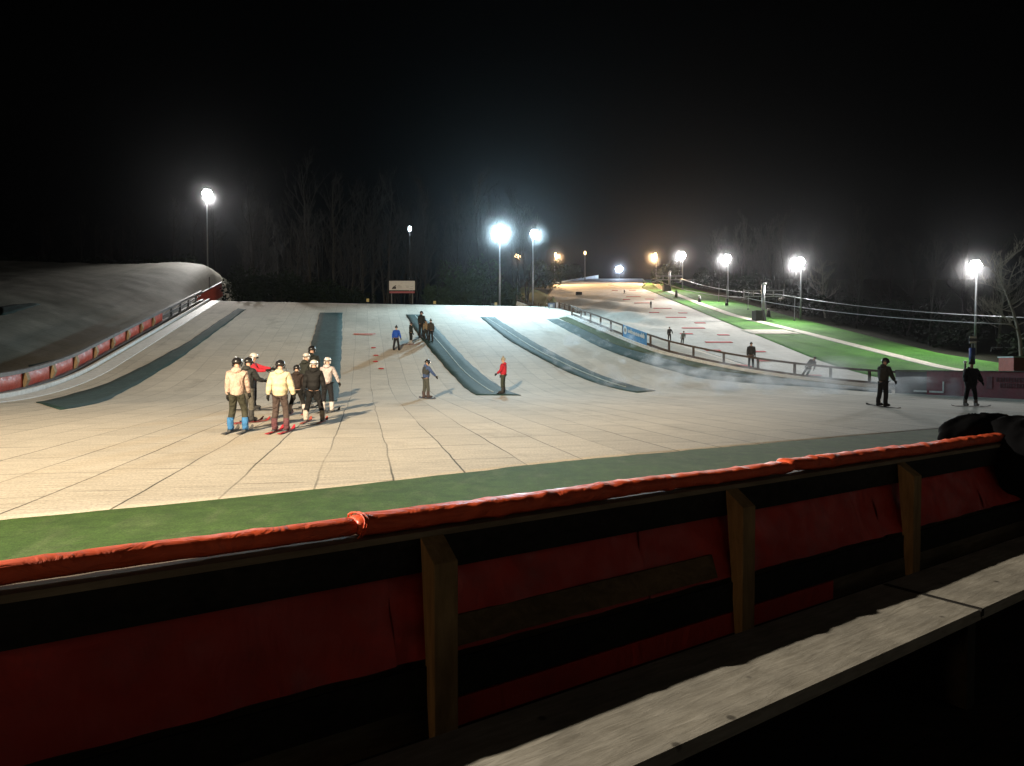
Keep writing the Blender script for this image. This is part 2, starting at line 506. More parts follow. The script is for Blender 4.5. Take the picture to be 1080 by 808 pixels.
# teal strips up the slope
def strip(pl, pr, name, mat, off, label=None, cat=None, group=None, nu=4, nv=60, kind=None):
    L = [G(*p) for p in pl]; Rr = [G(*p) for p in pr]
    def arc(P):
        c = [0]
        for a, b in zip(P, P[1:]): c.append(c[-1] + (b - a).length)
        return [x / c[-1] for x in c]
    la, ra = arc(L), arc(Rr)
    def smp(P, A, t):
        # smooth (Catmull-Rom) sampling
        for i in range(len(A) - 1):
            if t <= A[i + 1] + 1e-9:
                u = (t - A[i]) / max(1e-9, A[i + 1] - A[i])
                p1, p2 = P[i], P[i + 1]
                p0 = P[i - 1] if i > 0 else p1 * 2 - p2
                p3 = P[i + 2] if i + 2 < len(P) else p2 * 2 - p1
                return .5 * ((2 * p1) + (p2 - p0) * u + (2 * p0 - 5 * p1 + 4 * p2 - p3) * u * u + (3 * p1 - p0 - 3 * p2 + p3) * u ** 3)
        return P[-1]
    def Pf(a, b):
        p = smp(L, la, b) * (1 - a) + smp(Rr, ra, b) * a
        p = p + Vector((math.sin(b * 37 + a * 9) + math.sin(b * 91 + a * 5), 0, 0)) * (.022 if nu > 1 else 0)
        return p.x, p.y
    o = grid_sheet(name, Pf, nu, nv, mat, off, t_uv, kind=kind, skirt=.06)
    return tag(o, label, cat, group)
S = 'teal carpet strips laid up the slope'
strip([(38, 424.6), (74, 416.6), (106, 407), (138, 393), (170.6, 376), (199.5, 360), (225, 342.5), (251, 325.5)],
      [(64, 432.6), (96.5, 427), (129, 414), (161, 396), (193, 375.7), (225, 352), (240, 341), (259, 326.5)],
      'carpet_strip', M['strip'], .03, 'dark teal carpet strip curving up beside the red padded fence', 'carpet strip', S)
strip([(316, 424), (320, 396), (327, 366.7), (331, 353.8), (337.5, 330)],
      [(355, 423.6), (358.4, 399), (360, 372), (360.6, 355), (361, 330)],
      'carpet_strip', M['strip'], .03, 'dark teal carpet strip straight up behind the group of helmeted skiers', 'carpet strip', S)
strip([(502, 417), (490.4, 409), (477, 395.6), (463.7, 380.7), (449, 363), (437, 347.4), (428, 332)],
      [(549.6, 417.3), (529, 409), (514, 399), (496, 383.7), (478.5, 366), (459, 345), (444.4, 332)],
      'carpet_strip', M['strip'], .03, 'teal carpet strip with a pale line ending at the skier in red', 'carpet strip', S)
strip([(672, 414.5), (631, 405), (598.7, 392.4), (566.5, 376), (534, 357), (506.4, 334.5)],
      [(692, 412.4), (647, 400.5), (614.8, 387.6), (582.6, 371.5), (553.7, 355.4), (521.5, 334.5)],
      'carpet_strip', M['strip'], .03, 'narrow teal carpet strip running down towards the empty middle of the slope', 'carpet strip', S)
strip([(940, 414.5), (860, 408.5), (800, 405), (740, 399), (708, 391), (676, 382), (637, 368), (605, 352), (576.8, 337)],
      [(940, 411.5), (860, 403), (800, 396), (740, 388.6), (714.6, 382), (682.4, 373), (650, 363.5), (615, 347), (587.5, 336.4)],
      'carpet_strip', M['strip'], .03, 'teal carpet strip following the curve of the wooden rail fence', 'carpet strip', S)
# pale seams on two of the strips
M['paleseam'] = simple('pale_seam', (.33, .40, .38), .8, .2, 3, 0)
strip([(520, 414.3), (503.6, 404), (481.6, 384), (463, 362), (437.5, 333)], [(521, 414), (504.6, 404), (482.5, 384), (463.8, 362), (438.2, 333)], 'edge_line', M['paleseam'], .045, nu=1, kind='structure')
strip([(660, 409), (623, 396.5), (590, 381.5), (560, 366), (513, 335.5)], [(660.6, 408.6), (623.6, 396), (590.6, 381), (560.6, 365.5), (513.6, 335.5)], 'edge_line', M['paleseam'], .045, nu=1, kind='structure')
# grass verge between last strip and fence kerb
strip([(900, 406.6), (860, 403.2), (800, 396.6), (740, 389), (714.6, 382.4), (682.4, 373.6), (650, 364), (615, 347.6), (590, 336)],
      [(900, 406.2), (860, 402.2), (800, 394.2), (740, 382.6), (714, 376.6), (682, 367), (650, 355.6), (620, 344), (598, 334)],
      'grass_verge', M['verge'], .05, kind='structure')

# ------------------------------------------------------------------ big far slope, path, grass
def P_far(a, b):
    y = 41 + (171.5 - 41) * b
    xl = XF(y) + .6
    if y > 84: xl = lerp_tab([(84, 4.0), (100, 4.5), (120, 6), (150, 9), (165, 13), (186, 17)], y)
    xr = lerp_tab([(41, 25.2), (48, 25.4), (140, 26), (160, 31), (186, 34)], y)
    return xl + (xr - xl) * a, y
grid_sheet('far_ski_slope', P_far, 50, 190, M['ski_far'], 0.0, t_uv, skirt=.15)
def band(name, tabL, tabR, y0, y1, mat, off, nu=6, nv=80):
    def Pf(a, b):
        y = y0 + (y1 - y0) * b
        return lerp_tab(tabL, y) * (1 - a) + lerp_tab(tabR, y) * a, y
    return grid_sheet(name, Pf, nu, nv, mat, off, t_uv, skirt=.12)
gL = [(30, 25.6), (48, 25.5), (58, 25), (74, 25.2), (140, 26.1), (160, 31.1)]
band('grass', gL, [(30, 50), (48, 42), (60, 37), (90, 35.5), (140, 36), (160, 37)], 30, 165, M['grass'], .012, 16, 120)
pc = [(36, 48), (44, 38.6), (52, 33.2), (70, 31.2), (90, 28.6), (104, 28.6), (137, 29.6), (165, 33)]
band('path', [(a, b - .6) for a, b in pc], [(a, b + .6) for a, b in pc], 36, 160, M['path'], .035)
band('side_path', [(70, 25.0), (76, 24.8)], [(70, 30.5), (76, 29.5)], 72, 75.5, M['path'], .024, 8, 6)
# grassy mound left of the far slope
strip([(580, 325.5), (574, 324.5), (560, 321), (549, 316), (545, 306)], [(589, 321), (586, 317), (578, 311.5), (566, 306), (554, 302)], 'grass_mound', M['verge'], .05, kind='structure')

# left hill matting
def P_left(a, b):
    s = 24 + (103 - 24) * b
    t = TL - .45 - a * 38
    return .978 * t - .21 * s, .978 * s + .21 * t
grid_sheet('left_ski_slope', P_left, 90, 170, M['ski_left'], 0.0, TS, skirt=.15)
strip([(0, 324), (20, 321.5), (40, 320.5)], [(0, 333), (20, 328), (42, 321.5)], 'carpet_patch', M['strip'], .05, 'dark patch of carpet on the unlit left hand slope', 'carpet patch', nv=10)
strip([(30, 386), (60, 379), (100, 365), (150, 343), (200, 318)], [(30, 391), (60, 386), (100, 375), (150, 354), (205, 322)], 'carpet_strip', M['strip'], .05, 'dark strip painted as the shadow band on the far side of the red padded fence', 'carpet strip', S)  # dark sheet laid where a band of shadow runs beside the fence

# red mats on the far slope
RM = [(648.6, 306.3, 6), (667, 306.3, 7), (668, 313, 15), (677, 319.6, 16), (698.5, 325.3, 18.5), (690, 329.7, 10), (644.5, 300.7, 6),
      (660.7, 316, 7), (685, 315.6, 9), (720, 330.2, 9), (712.9, 334.9, 21), (738.4, 340.8, 11), (731.4, 346.2, 23.5),
      (724, 352.2, 13), (763, 353.4, 12), (758, 361.1, 28), (752, 369.8, 15), (801, 371, 12), (806, 380.5, 15), (784, 386, 15), (830, 395.3, 17), (858, 396.3, 15)]
for (px, py, w) in RM:
    c = G(px, py); hw = w / 2 / F * c.y
    m = MB()
    n = 4; dy = min(.32, .22 + c.y * .001)
    for j in (0, 1):
        for i in range(n + 1):
            x = c.x - hw + 2 * hw * i / n; y = c.y + (j - .5) * 2 * dy + (random.random() - .5) * .04
            m.v.append((x, y, H(x, y) + .05))
    for i in range(n): m.f.append((i, i + 1, i + n + 2, i + n + 1))
    k = len(m.v)
    m.v += [(v[0], v[1], v[2] - .05) for v in m.v[:k]]
    m.f += [(0, n, n + k, k), (n + 1, 2 * n + 1, 2 * n + 1 + k, n + 1 + k), (0, n + 1, n + 1 + k, k), (n, 2 * n + 1, 2 * n + 1 + k, n + k)]
    tag(m.build('red_mat', M['redmat']), 'narrow red mat laid across the pale far slope', 'mat', 'red mats across the far slope')
m = MB(); c = G(383, 353)
m.box((c.x, c.y, c.z + .05), (1.5, .12, .05), .1); m.box((c.x + .5, c.y + .05, c.z + .06), (1.0, .06, .04), -.1)
tag(m.build('ski_pair', M['redmat']), 'pair of red skis lying flat on the matting uphill of the group', 'skis')
for (px, py) in [(396.5, 375), (394, 367), (402, 389), (396, 381.5)]:
    m = MB(); c = G(px, py); m.ball((c.x, c.y, c.z + .02), (.2, .14, .05), 8, 4)
    tag(m.build('marker_disc', M['redmat']), 'small red marker disc lying on the matting between the group and the coach in blue', 'marker', 'small red discs on the slope')

# ------------------------------------------------------------------ foreground barrier
bw = empty('barrier', bar(0, 0, 0), 0, 'foreground barrier with orange red padded top, dark boards and angled wooden props', 'barrier')
def rel(pts): return pts
inv = Matrix.Translation(-bw.location)
def part(mb, name, mat, root, smooth=False, label=None):
    off = root.location
    mb.v = [(v[0] - off.x, v[1] - off.y, v[2] - off.z) for v in mb.v]
    o = mb.build(name, mat, root, smooth)
    if label: o['label'] = label
    return o
E0 = 1.54
def bpts(u0, u1, n, z, step=.25):
    k = max(1, int((u1 - u0) / step)); return [bar(u0 + (u1 - u0) * i / k, n, z) for i in range(k + 1)]
U1 = 6.35
# padded top: irregular vinyl roll in three overlapping lengths
def roll(u0, u1, seed, fat0=1.0, fat1=1.0, wr=.006, mat='redpad', lift0=0.0):
    rnd = random.Random(seed); m = MB(); k = int((u1 - u0) / .018); nr = 20
    ph = [rnd.uniform(0, 6.28) for _ in range(8)]; fr = [rnd.uniform(6, 60) for _ in range(8)]; an = [rnd.uniform(-3, 3) for _ in range(8)]
    for i in range(k + 1):
        u = u0 + (u1 - u0) * i / k
        f = fat0 + (fat1 - fat0) * i / k
        endb = 1 - .25 * math.exp(-((u - u0) / .02) ** 2) - .3 * math.exp(-((u1 - u) / .03) ** 2)
        sag = .006 * math.sin(u * 2.1 + seed) + .004 * math.sin(u * 5.3)
        for j in range(nr):
            a = 2 * PI * j / nr
            w = sum(math.sin(fr[q] * u + an[q] * a + ph[q]) for q in range(8)) / 8
            w = w * abs(w) * 3
            r = (1 + w * wr / .05 * 1.0) * f * endb
            ca, sa = math.cos(a), math.sin(a)
            cx = math.copysign(abs(ca) ** .8, ca) * .060; cz = math.copysign(abs(sa) ** .7, sa) * .036
            m.v.append(tuple(bar(u, cx * r, E0 - .606 + sag * .6 + cz * r + lift0 * math.exp(-((u - u0) / .12) ** 2))))
    for i in range(k):
        for j in range(nr):
            a = i * nr + j; b = i * nr + (j + 1) % nr
            m.f.append((a, b, b + nr, a + nr))
    m.f.append(tuple(reversed(range(nr)))); m.f.append(tuple(k * nr + j for j in range(nr)))
    return part(m, 'pad', M[mat], bw, True)
roll(-2.4, .03, 3, .95, .88, .003)
roll(.0, 2.75, 5, 1.12, .95, .006, lift0=.006)
roll(2.68, 3.2, 9, 1.0, 1.12, .009, lift0=.008)
roll(3.05, U1, 8, 1.08, 1.0, .007, lift0=.004)
# tie straps at the pad joint
m = MB()
for du in (0, .012):
    m.tube([bar(.015 + du + .012 * math.sin(a * 2), .07 * math.cos(a), E0 - .606 + .05 * math.sin(a)) for a in [i * PI / 8 for i in range(17)]], .0035, 5)
part(m, 'tie_strap', M['redpad'], bw, True)
m = MB(); m.sweep(bpts(-2.5, U1, 0, E0 - .657), [(-.05, -.012), (.085, -.012), (.085, .012), (-.05, .012)]); part(m, 'top_rail', M['wood_rail'], bw)
m = MB(); m.sweep(bpts(-2.5, U1, 0, E0 - .74), [(.045, -.065), (.078, -.065), (.078, .069), (.045, .069)]); part(m, 'rail_board', M['wood_dark'], bw)
# red vinyl panels leaning towards the viewer at the foot
def panel(u0, u1, z0, z1, n0, n1, seed):
    rnd = random.Random(seed); m = MB(); ku = max(4, int((u1 - u0) / .04)); kz = 12
    for j in range(kz + 1):
        b = j / kz
        for i in range(ku + 1):
            u = u0 + (u1 - u0) * i / ku
            w = .006 * math.sin(u * 9 + b * 7 + seed) + .004 * math.sin(u * 23 - b * 11) + .01 * math.sin(b * PI) * math.sin(u * 3.1)
            m.v.append(tuple(bar(u, n0 + (n1 - n0) * b + w, E0 + z0 + (z1 - z0) * b)))
    for j in range(kz):
        for i in range(ku):
            a = j * (ku + 1) + i; m.f.append((a, a + 1, a + ku + 2, a + ku + 1))
    k = len(m.v)
    m.v += [tuple(Vector(v) - BN * .012) for v in m.v[:k]]
    m.f += [tuple(reversed([q + k for q in f])) for f in m.f[:]]
    return part(m, 'panel', M['redpanel'], bw, True)
seams = [-2.5, .12, 1.45, 3.6, 5.1, U1]
for i in range(len(seams) - 1):
    panel(seams[i] + .001, seams[i + 1] - .001, -.80, -1.125, .03, .125, i * 3.3)
# bare plywood showing under the panels in places, skirting and lower boards
for (u0, u1, z0, z1) in [(.36, 1.92, -.99, -1.10)]:
    m = MB()
    def nn(z): return .02 + (-.845 - z) / .28 * .10 + .034
    m.hexa([bar(u0, nn(z1), E0 + z1), bar(u1, nn(z1), E0 + z1), bar(u1, nn(z1) - .012, E0 + z1), bar(u0, nn(z1) - .012, E0 + z1),
            bar(u0 + .02, nn(z0), E0 + z0 - .004), bar(u1, nn(z0), E0 + z0), bar(u1, nn(z0) - .012, E0 + z0), bar(u0 + .02, nn(z0) - .012, E0 + z0 - .004)])
    part(m, 'plywood', M['plywood'], bw)
m = MB(); m.sweep(bpts(-2.5, U1, 0, 0), [(.125, E0 - 1.30), (.139, E0 - 1.30), (.139, E0 - 1.15), (.125, E0 - 1.15)])
m.sweep(bpts(-2.5, U1, 0, 0), [(.125, -.06), (.139, -.06), (.139, E0 - 1.43), (.125, E0 - 1.43)]); part(m, 'lower_board', M['wood_dark'], bw)
m = MB(); m.sweep(bpts(.3, 3.0, 0, 0), [(.125, E0 - 1.42), (.137, E0 - 1.42), (.137, E0 - 1.31), (.125, E0 - 1.31)]); part(m, 'lower_panel', M['redpanel'], bw)
m = MB(); m.sweep(bpts(-2.5, U1, 0, 0), [(-.06, -.1), (-.02, -.1), (-.02, E0 - .69), (-.06, E0 - .69)]); part(m, 'outer_board', M['wood_rail'], bw)
# angled props: wide at the top, tapering to the foot
def prop(px_back, px_front, ybk, yfr):
    d = ray(px_front, 385)
    u = None; best = 9
    for k in range(0, 800):
        uu = -2 + k * .01; p = bar(uu, .20)
        e = abs(p.x / p.y - d.x)
        if e < best: best = e; u = uu
    w = .052; m = MB()
    m.hexa([bar(u - w, .20, -.04), bar(u + w, .20, -.04), bar(u + w, .165, -.04), bar(u - w, .165, -.04),
            bar(u - w, .20, E0 - .745), bar(u + w, .20, E0 - .745), bar(u + w, .086, E0 - .665), bar(u - w, .086, E0 - .665)])
    o = part(m, 'prop', M['wood_post'], bw)
    bv = o.modifiers.new('bevel', 'BEVEL'); bv.width = .004; bv.segments = 2
for pf in (470, 792, 970, 20 - 240): prop(0, pf, 0, 0)

# ------------------------------------------------------------------ bench and terrace
bn = empty('bench', bar(1.5, .86, 0), 0, 'weathered plank bench behind the barrier, lit along its front edge', 'bench')
zb = E0 - 1.12
def plank(u0, u1, n0, n1):
    m = MB(); k = max(2, int((u1 - u0) / .12))
    rnd = random.Random(int(u0 * 100))
    pts = [bar(u0 + (u1 - u0) * i / k, 0, 0) for i in range(k + 1)]
    m.sweep(pts, [(n0, zb - .045), (n1, zb - .045), (n1, zb - .006), (n1 - .006, zb), (n0 + .006, zb), (n0, zb - .006)])
    return part(m, 'plank', M['wood_bench'], bn)
for (a, b) in [(-2.2, 2.575), (2.59, 6.6)]:
    plank(a, b, .64, 1.10)
m = MB(); m.hexa([bar(2.568, .66, zb - .03), bar(2.598, .66, zb - .03), bar(2.598, 1.103, zb - .03), bar(2.568, 1.103, zb - .03), bar(2.568, .66, zb + .003), bar(2.598, .66, zb + .003), bar(2.598, 1.103, zb + .003), bar(2.568, 1.103, zb + .003)]); part(m, 'gap_shade_strip', M['wood_dark'], bn)  # dark strip laid over the plank gap to give it shade
for u in (-1.6, .6, 2.58, 4.6, 6.2):
    m = MB(); p = bar(u, .87, (zb - .045) / 2 - .03)
    m.hexa([bar(u - .04, .68, -.05), bar(u + .04, .68, -.05), bar(u + .04, 1.06, -.05), bar(u - .04, 1.06, -.05),
            bar(u - .04, .68, zb - .046), bar(u + .04, .68, zb - .046), bar(u + .04, 1.06, zb - .046), bar(u - .04, 1.06, zb - .046)])
    part(m, 'leg', M['wood_dark'], bn)
m = MB()
k0 = len(m.v)
for i in range(40):
    n0 = .2 + i * .145
    m.sweep([bar(-14, 0, 0), bar(20, 0, 0)], [(n0, -.09), (n0 + .137, -.09), (n0 + .137, -.055), (n0, -.055)])
o = m.build('terrace', M['deck']); tag(o, kind='structure')

# dark bundled jacket over the barrier end
m = MB()
def lump(cu, cn, cz, ru, rn, rz, seed):
    rnd = random.Random(seed); k0 = len(m.v); nu, nv = 28, 18
    ph = [rnd.uniform(0, 6) for _ in range(6)]
    for i in range(nv + 1):
        a = -PI / 2 + PI * i / nv
        for j in range(nu):
            t = 2 * PI * j / nu
            r = 1 + .07 * math.sin(3 * t + ph[0] + a * 2) + .05 * math.sin(5 * t + ph[1] - a * 3) + .03 * math.sin(9 * t + ph[2] + a * 5)
            p = bar(cu + ru * r * math.cos(a) * math.cos(t), cn + rn * r * math.cos(a) * math.sin(t), cz + rz * r * math.sin(a))
            m.v.append(tuple(p))
    for i in range(nv):
        for j in range(nu):
            a = k0 + i * nu + j; b = k0 + i * nu + (j + 1) % nu
            m.f.append((a, b, b + nu, a + nu))
lump(5.9, -.22, E0 - .60, .80, .13, .17, 1)
lump(6.05, -.02, E0 - .62, .42, .22, .17, 4)
lump(6.1, .14, E0 - .80, .70, .30, .33, 2)
lump(6.5, .34, E0 - 1.0, .55, .36, .40, 3)
o = m.build('coat', simple('coat_black', (.004, .004, .0045), .95, .2, 4, .1, .05), smooth=True)
rm = o.modifiers.new('remesh', 'REMESH'); rm.mode = 'VOXEL'; rm.voxel_size = .02; rm.use_smooth_shade = True
tag(o, 'black coat bundled over the right hand end of the red padded barrier', 'coat')

# ------------------------------------------------------------------ left padded fence
lf_pts = []
for i in range(0, 130):
    s = 24 + i * .42
    x = .978 * TL - .21 * s; y = .978 * s + .21 * TL
    lf_pts.append(Vector((x, y, H(x, y))))
lf = empty('padded_fence', lf_pts[0], 0, 'long red padded fence with tan posts curving up the left edge', 'fence')
def sub(pts, s0, s1): return [p for i, p in enumerate(pts) if s0 <= 24 + i * .42 <= s1]
m = MB(); m.sweep(sub(lf_pts, 24, 77), [(-.06, .86), (.18, .86), (.18, 1.04), (-.06, 1.04)]); part(m, 'top_rail', M['rail_grey'], lf)
m = MB(); m.sweep(sub(lf_pts, 24, 77), [(.02, .02), (.30, .02), (.30, .17), (.02, .17)]); part(m, 'bottom_rail', M['rail_grey'], lf)
m = MB(); m.sweep(sub(lf_pts, 24, 77), [(.70, .0), (.86, .0), (.86, .22), (.70, .22)]); part(m, 'kerb', M['white'], lf)
m = MB(); m.sweep(sub(lf_pts, 24, 77), [(1.05, -.05), (1.9, -.05), (1.9, .035), (1.05, .06)]); part(m, 'edge_board', M['white'], lf)
def lfp(s):
    x = .978 * TL - .21 * s; y = .978 * s + .21 * TL
    return Vector((x, y, H(x, y)))
k = 0; s = 26.0
while s < 77:
    p = lfp(s); q = lfp(min(s + 2.75, 77)); e = lfp(s + .35)
    m = MB()
    if s < 62:
        d = (q - p).normalized(); n = Vector((d.y, -d.x, 0)).normalized()
        pp = [(0.0, .17), (.16, .17), (.30, .50), (.20, .86), (0, .86)]
        pw = .30
        m.add([tuple(p + d * a + n * b + Vector((0, 0, c))) for a in (0, pw) for (b, c) in pp],
              [(0, 1, 2, 3, 4), (9, 8, 7, 6, 5)] + [(i, (i + 1) % 5, (i + 1) % 5 + 5, i + 5) for i in range(5)])
        part(m, 'post', M['wood_tan'], lf)
        # sagging red pad
        m = MB(); nu_ = 10; nz = 6
        for j in range(nz + 1):
            b = j / nz
            for i in range(nu_ + 1):
                a = i / nu_
                pt = lfp(s + .35 + (2.75 - .05) * a)
                bulge = .05 + .10 * math.sin(b * PI) * (math.sin(a * PI) ** .5 if 0 < a < 1 else 0) + .02 * math.sin(a * 17 + k)
                m.v.append(tuple(pt + n * bulge + Vector((0, 0, .17 + .70 * b))))
        for j in range(nz):
            for i in range(nu_):
                a = j * (nu_ + 1) + i; m.f.append((a, a + 1, a + nu_ + 2, a + nu_ + 1))
        part(m, 'pad', M['redfar'], lf, True)
    else:
        m.box((p.x, p.y, p.z + .5), (.12, .12, 1.0)); part(m, 'post', M['rail_grey'], lf)
    s += 3.05; k += 1
m = MB(); m.sweep(sub(lf_pts, 62, 77), [(0, .48), (.05, .48), (.05, .58), (0, .58)]); part(m, 'middle_rail', M['rail_grey'], lf)
# short red barrier at head of the left slope
def wallpx(pts, h, th, name, mat, label, cat, ymin=3.0):
    P = [G(*p, ymin) for p in pts]
    m = MB(); m.sweep(P, [(-th / 2, -.1), (th / 2, -.1), (th / 2, h), (-th / 2, h)])
    return tag(m.build(name, mat), label, cat), P
wr = empty('red_barrier', at(210, 322, 74), 0, 'short red barrier with a post at the top end of the padded fence', 'barrier')
m = MB(); a = at(209, 322, 74); b = at(234, 308, 80)
m.beam(a + Vector((0, 0, .3)), b + Vector((0, 0, .3)), .12, 1.5); part(m, 'panel', M['redfar'], wr)
m = MB(); m.beam(a + Vector((0, 0, 1.12)), b + Vector((0, 0, 1.12)), .2, .1); part(m, 'top_rail', M['rail_grey'], wr)
m = MB(); p = at(221, 300, 77); m.box((p.x, p.y, p.z - .4), (.12, .12, 2.4)); part(m, 'post', M['rail_grey'], wr)

# ------------------------------------------------------------------ right curved rail fence
kp = [(598, 333), (620, 342), (640, 350.4), (662, 359.6), (682, 367.2), (700, 373.2), (740, 382.6), (790, 392.2), (840, 399.6), (890, 405.4), (925, 408.8), (950, 411)]
KP = [G(*p) for p in kp]
def resamp(P, step):
    out = []; 
    for i in range(len(P) - 1):
        p1, p2 = P[i], P[i + 1]; p0 = P[i - 1] if i else p1 * 2 - p2; p3 = P[i + 2] if i + 2 < len(P) else p2 * 2 - p1
        n = max(1, int((p2 - p1).length / step))
        for k in range(n):
            u = k / n
            q = .5 * ((2 * p1) + (p2 - p0) * u + (2 * p0 - 5 * p1 + 4 * p2 - p3) * u * u + (3 * p1 - p0 - 3 * p2 + p3) * u ** 3)
            q.z = H(q.x, q.y); out.append(q)
    out.append(P[-1]); return out
FP = resamp(KP, .35)
rf = empty('rail_fence', FP[-1], 0, 'curved wooden rail fence with white kerb between the two slopes', 'fence')
m = MB(); m.sweep(FP, [(-.05, .0), (.07, .0), (.07, .20), (-.05, .20)]); part(m, 'kerb', M['white'], rf)
m = MB(); m.sweep(FP, [(.25, .02), (.38, .02), (.38, .1), (.25, .1)]); part(m, 'kerb', M['white'], rf)
LFT = -.55
m = MB(); m.sweep(FP, [(LFT - .04, .93), (LFT + .06, .93), (LFT + .06, 1.07), (LFT - .04, 1.07)]); part(m, 'top_rail', M['wood_fence'], rf)
m = MB(); m.sweep(FP, [(LFT + .061, .14), (LFT + .10, .14), (LFT + .10, .32), (LFT + .061, .32)]); part(m, 'bottom_rail', M['wood_fence'], rf)
def side(P, i, a):
    d = P[min(i + 1, len(P) - 1)] - P[max(i - 1, 0)]; d.z = 0; d.normalize()
    return P[i] + Vector((d.y, -d.x, 0)) * a
acc = 0
for i in range(len(FP)):
    if i: acc += (FP[i] - FP[i - 1]).length
    if i == 0 or acc > 2.3:
        acc = 0; p = side(FP, i, LFT)
        m = MB(); m.box((p.x, p.y, p.z + .44), (.13, .13, 1.08), .3); part(m, 'post', M['wood_fence'], rf)
# blue banner on the fence
def near_i(px):
    return min(range(len(FP)), key=lambda i: abs(540 + F * FP[i].x / FP[i].y - px))
i0, i1 = near_i(652), near_i(677)
bz = [side(FP, i, LFT + .16) for i in range(min(i0, i1), max(i0, i1) + 1)]
bb = empty('banner', bz[0], 0, 'blue banner with a white round emblem hung on the curved rail fence', 'banner')
m = MB(); m.sweep(bz, [(-.01, .05), (.01, .05), (.01, 1.12), (-.01, 1.12)]); part(m, 'cloth', M['blue'], bb)
def on_banner(fr, a, z):
    k = fr * (len(bz) - 1); i = int(min(k, len(bz) - 2)); p = bz[i].lerp(bz[i + 1], k - i)
    d = (bz[-1] - bz[0]); d.z = 0; d.normalize()
    return p + Vector((d.y, -d.x, 0)) * a + Vector((0, 0, z))
rndb = random.Random(4)
m = MB()
c = on_banner(.11, .03, .72); d = (bz[-1] - bz[0]).normalized()
m.add([tuple(c + d * (.36 * math.cos(t)) + Vector((0, 0, .36 * math.sin(t)))) for t in [2 * PI * k / 20 for k in range(20)]], [tuple(range(20))])
c2 = on_banner(.11, .04, .72)
part(m, 'emblem', M['pale'], bb)
m = MB()
m.add([tuple(c2 + d * (.17 * math.cos(t)) + Vector((0, 0, .17 * math.sin(t)))) for t in [2 * PI * k / 12 for k in range(12)]], [tuple(range(12))])
part(m, 'emblem_centre', M['signgrey'], bb)
m = MB(); fr = .25
while fr < .92:
    w = rndb.uniform(.25, .42); a_ = on_banner(fr, .03, 0.62); 
    h = rndb.choice([.26, .26, .38]); e_ = a_ + d * w * .55
    for (p0, p1) in (((0, 0), (0, h)), ((0, h * .6), (w * .4, h * .6)), ((w * .4, h * .6), (w * .4, 0)), ((0, 0), (w * .4, 0)))[:rndb.choice([3, 4])]:
        q0 = a_ + d * p0[0] + Vector((0, 0, p0[1])); q1 = a_ + d * p1[0] + Vector((0, 0, p1[1]))
        m.tube([q0, q1 + Vector((0, 0, .001))], .035, 4)
    fr += .07
part(m, 'lettering', M['pale'], bb)
# gate booth and side rails at the head of the fence
gb = empty('lift_gate_box', at(583, 333, 79.5), 0, 'upright blue and dark control box at the head of the curved fence', 'control box')
gz = gb.location
m = MB(); m.box((gz.x, gz.y, gz.z + .75), (1.0, .8, 1.5), -.35); part(m, 'cabinet', M['darksteel'], gb)
m = MB(); m.box((gz.x - .18, gz.y - .44, gz.z + .78), (.72, .04, 1.2), -.35); part(m, 'front_panel', M['bluebox'], gb)
m = MB(); m.box((gz.x - .2, gz.y - .48, gz.z + 1.1), (.3, .04, .3), -.35); part(m, 'notice', M['pale'], gb)
pr = empty('platform_rails', at(604, 334, 77), 0, 'short wooden handrails around the drag lift exit platform', 'handrail')
for (px0, px1, yb, D0, D1) in [(590, 601, 329, 79, 78), (600, 609, 331, 80, 78), (605, 617, 336, 77, 74)]:
    a = at(px0, yb, D0); b = at(px1, yb + 3.5, D1)
    m = MB()
    for z in (.5, 1.0): m.beam(a + Vector((0, 0, z)), b + Vector((0, 0, z)), .09, .13)
    part(m, 'rail', M['wood_fence'], pr)
    for q in (a, (a + b) / 2, b):
        m = MB(); m.box((q.x, q.y, q.z + .35), (.16, .16, 1.5)); part(m, 'post', M['wood_fence'], pr)
m = MB(); a = at(612, 338, 74.5); m.box((a.x, a.y, a.z + .2), (1.3, .8, .5), -.4); part(m, 'platform', M['wood_dark'], pr)

# dark picket rail left of the control box, with rubble
lr = empty('low_fence', at(548, 322, 84), 0, 'low dark leaning fence beside the grassy mound', 'fence')
for k in range(8):
    p = at(546 + k * 4.2, 318 + k * 1.6, 84 - k * .5)
    m = MB(); m.beam(p + Vector((0, 0, -.5)), p + Vector((.12 * (k % 3 - 1), 0, .75)), .12, .12); part(m, 'post', M['wood_fence'], lr)
m = MB(); m.beam(at(545, 315.5, 84), at(577, 327.5, 80.5), .06, .12); part(m, 'rail', M['wood_fence'], lr)
m = MB(); m.beam(at(545, 320, 84), at(577, 331.5, 80.5), .1, .5); part(m, 'kickboard', M['white'], lr)

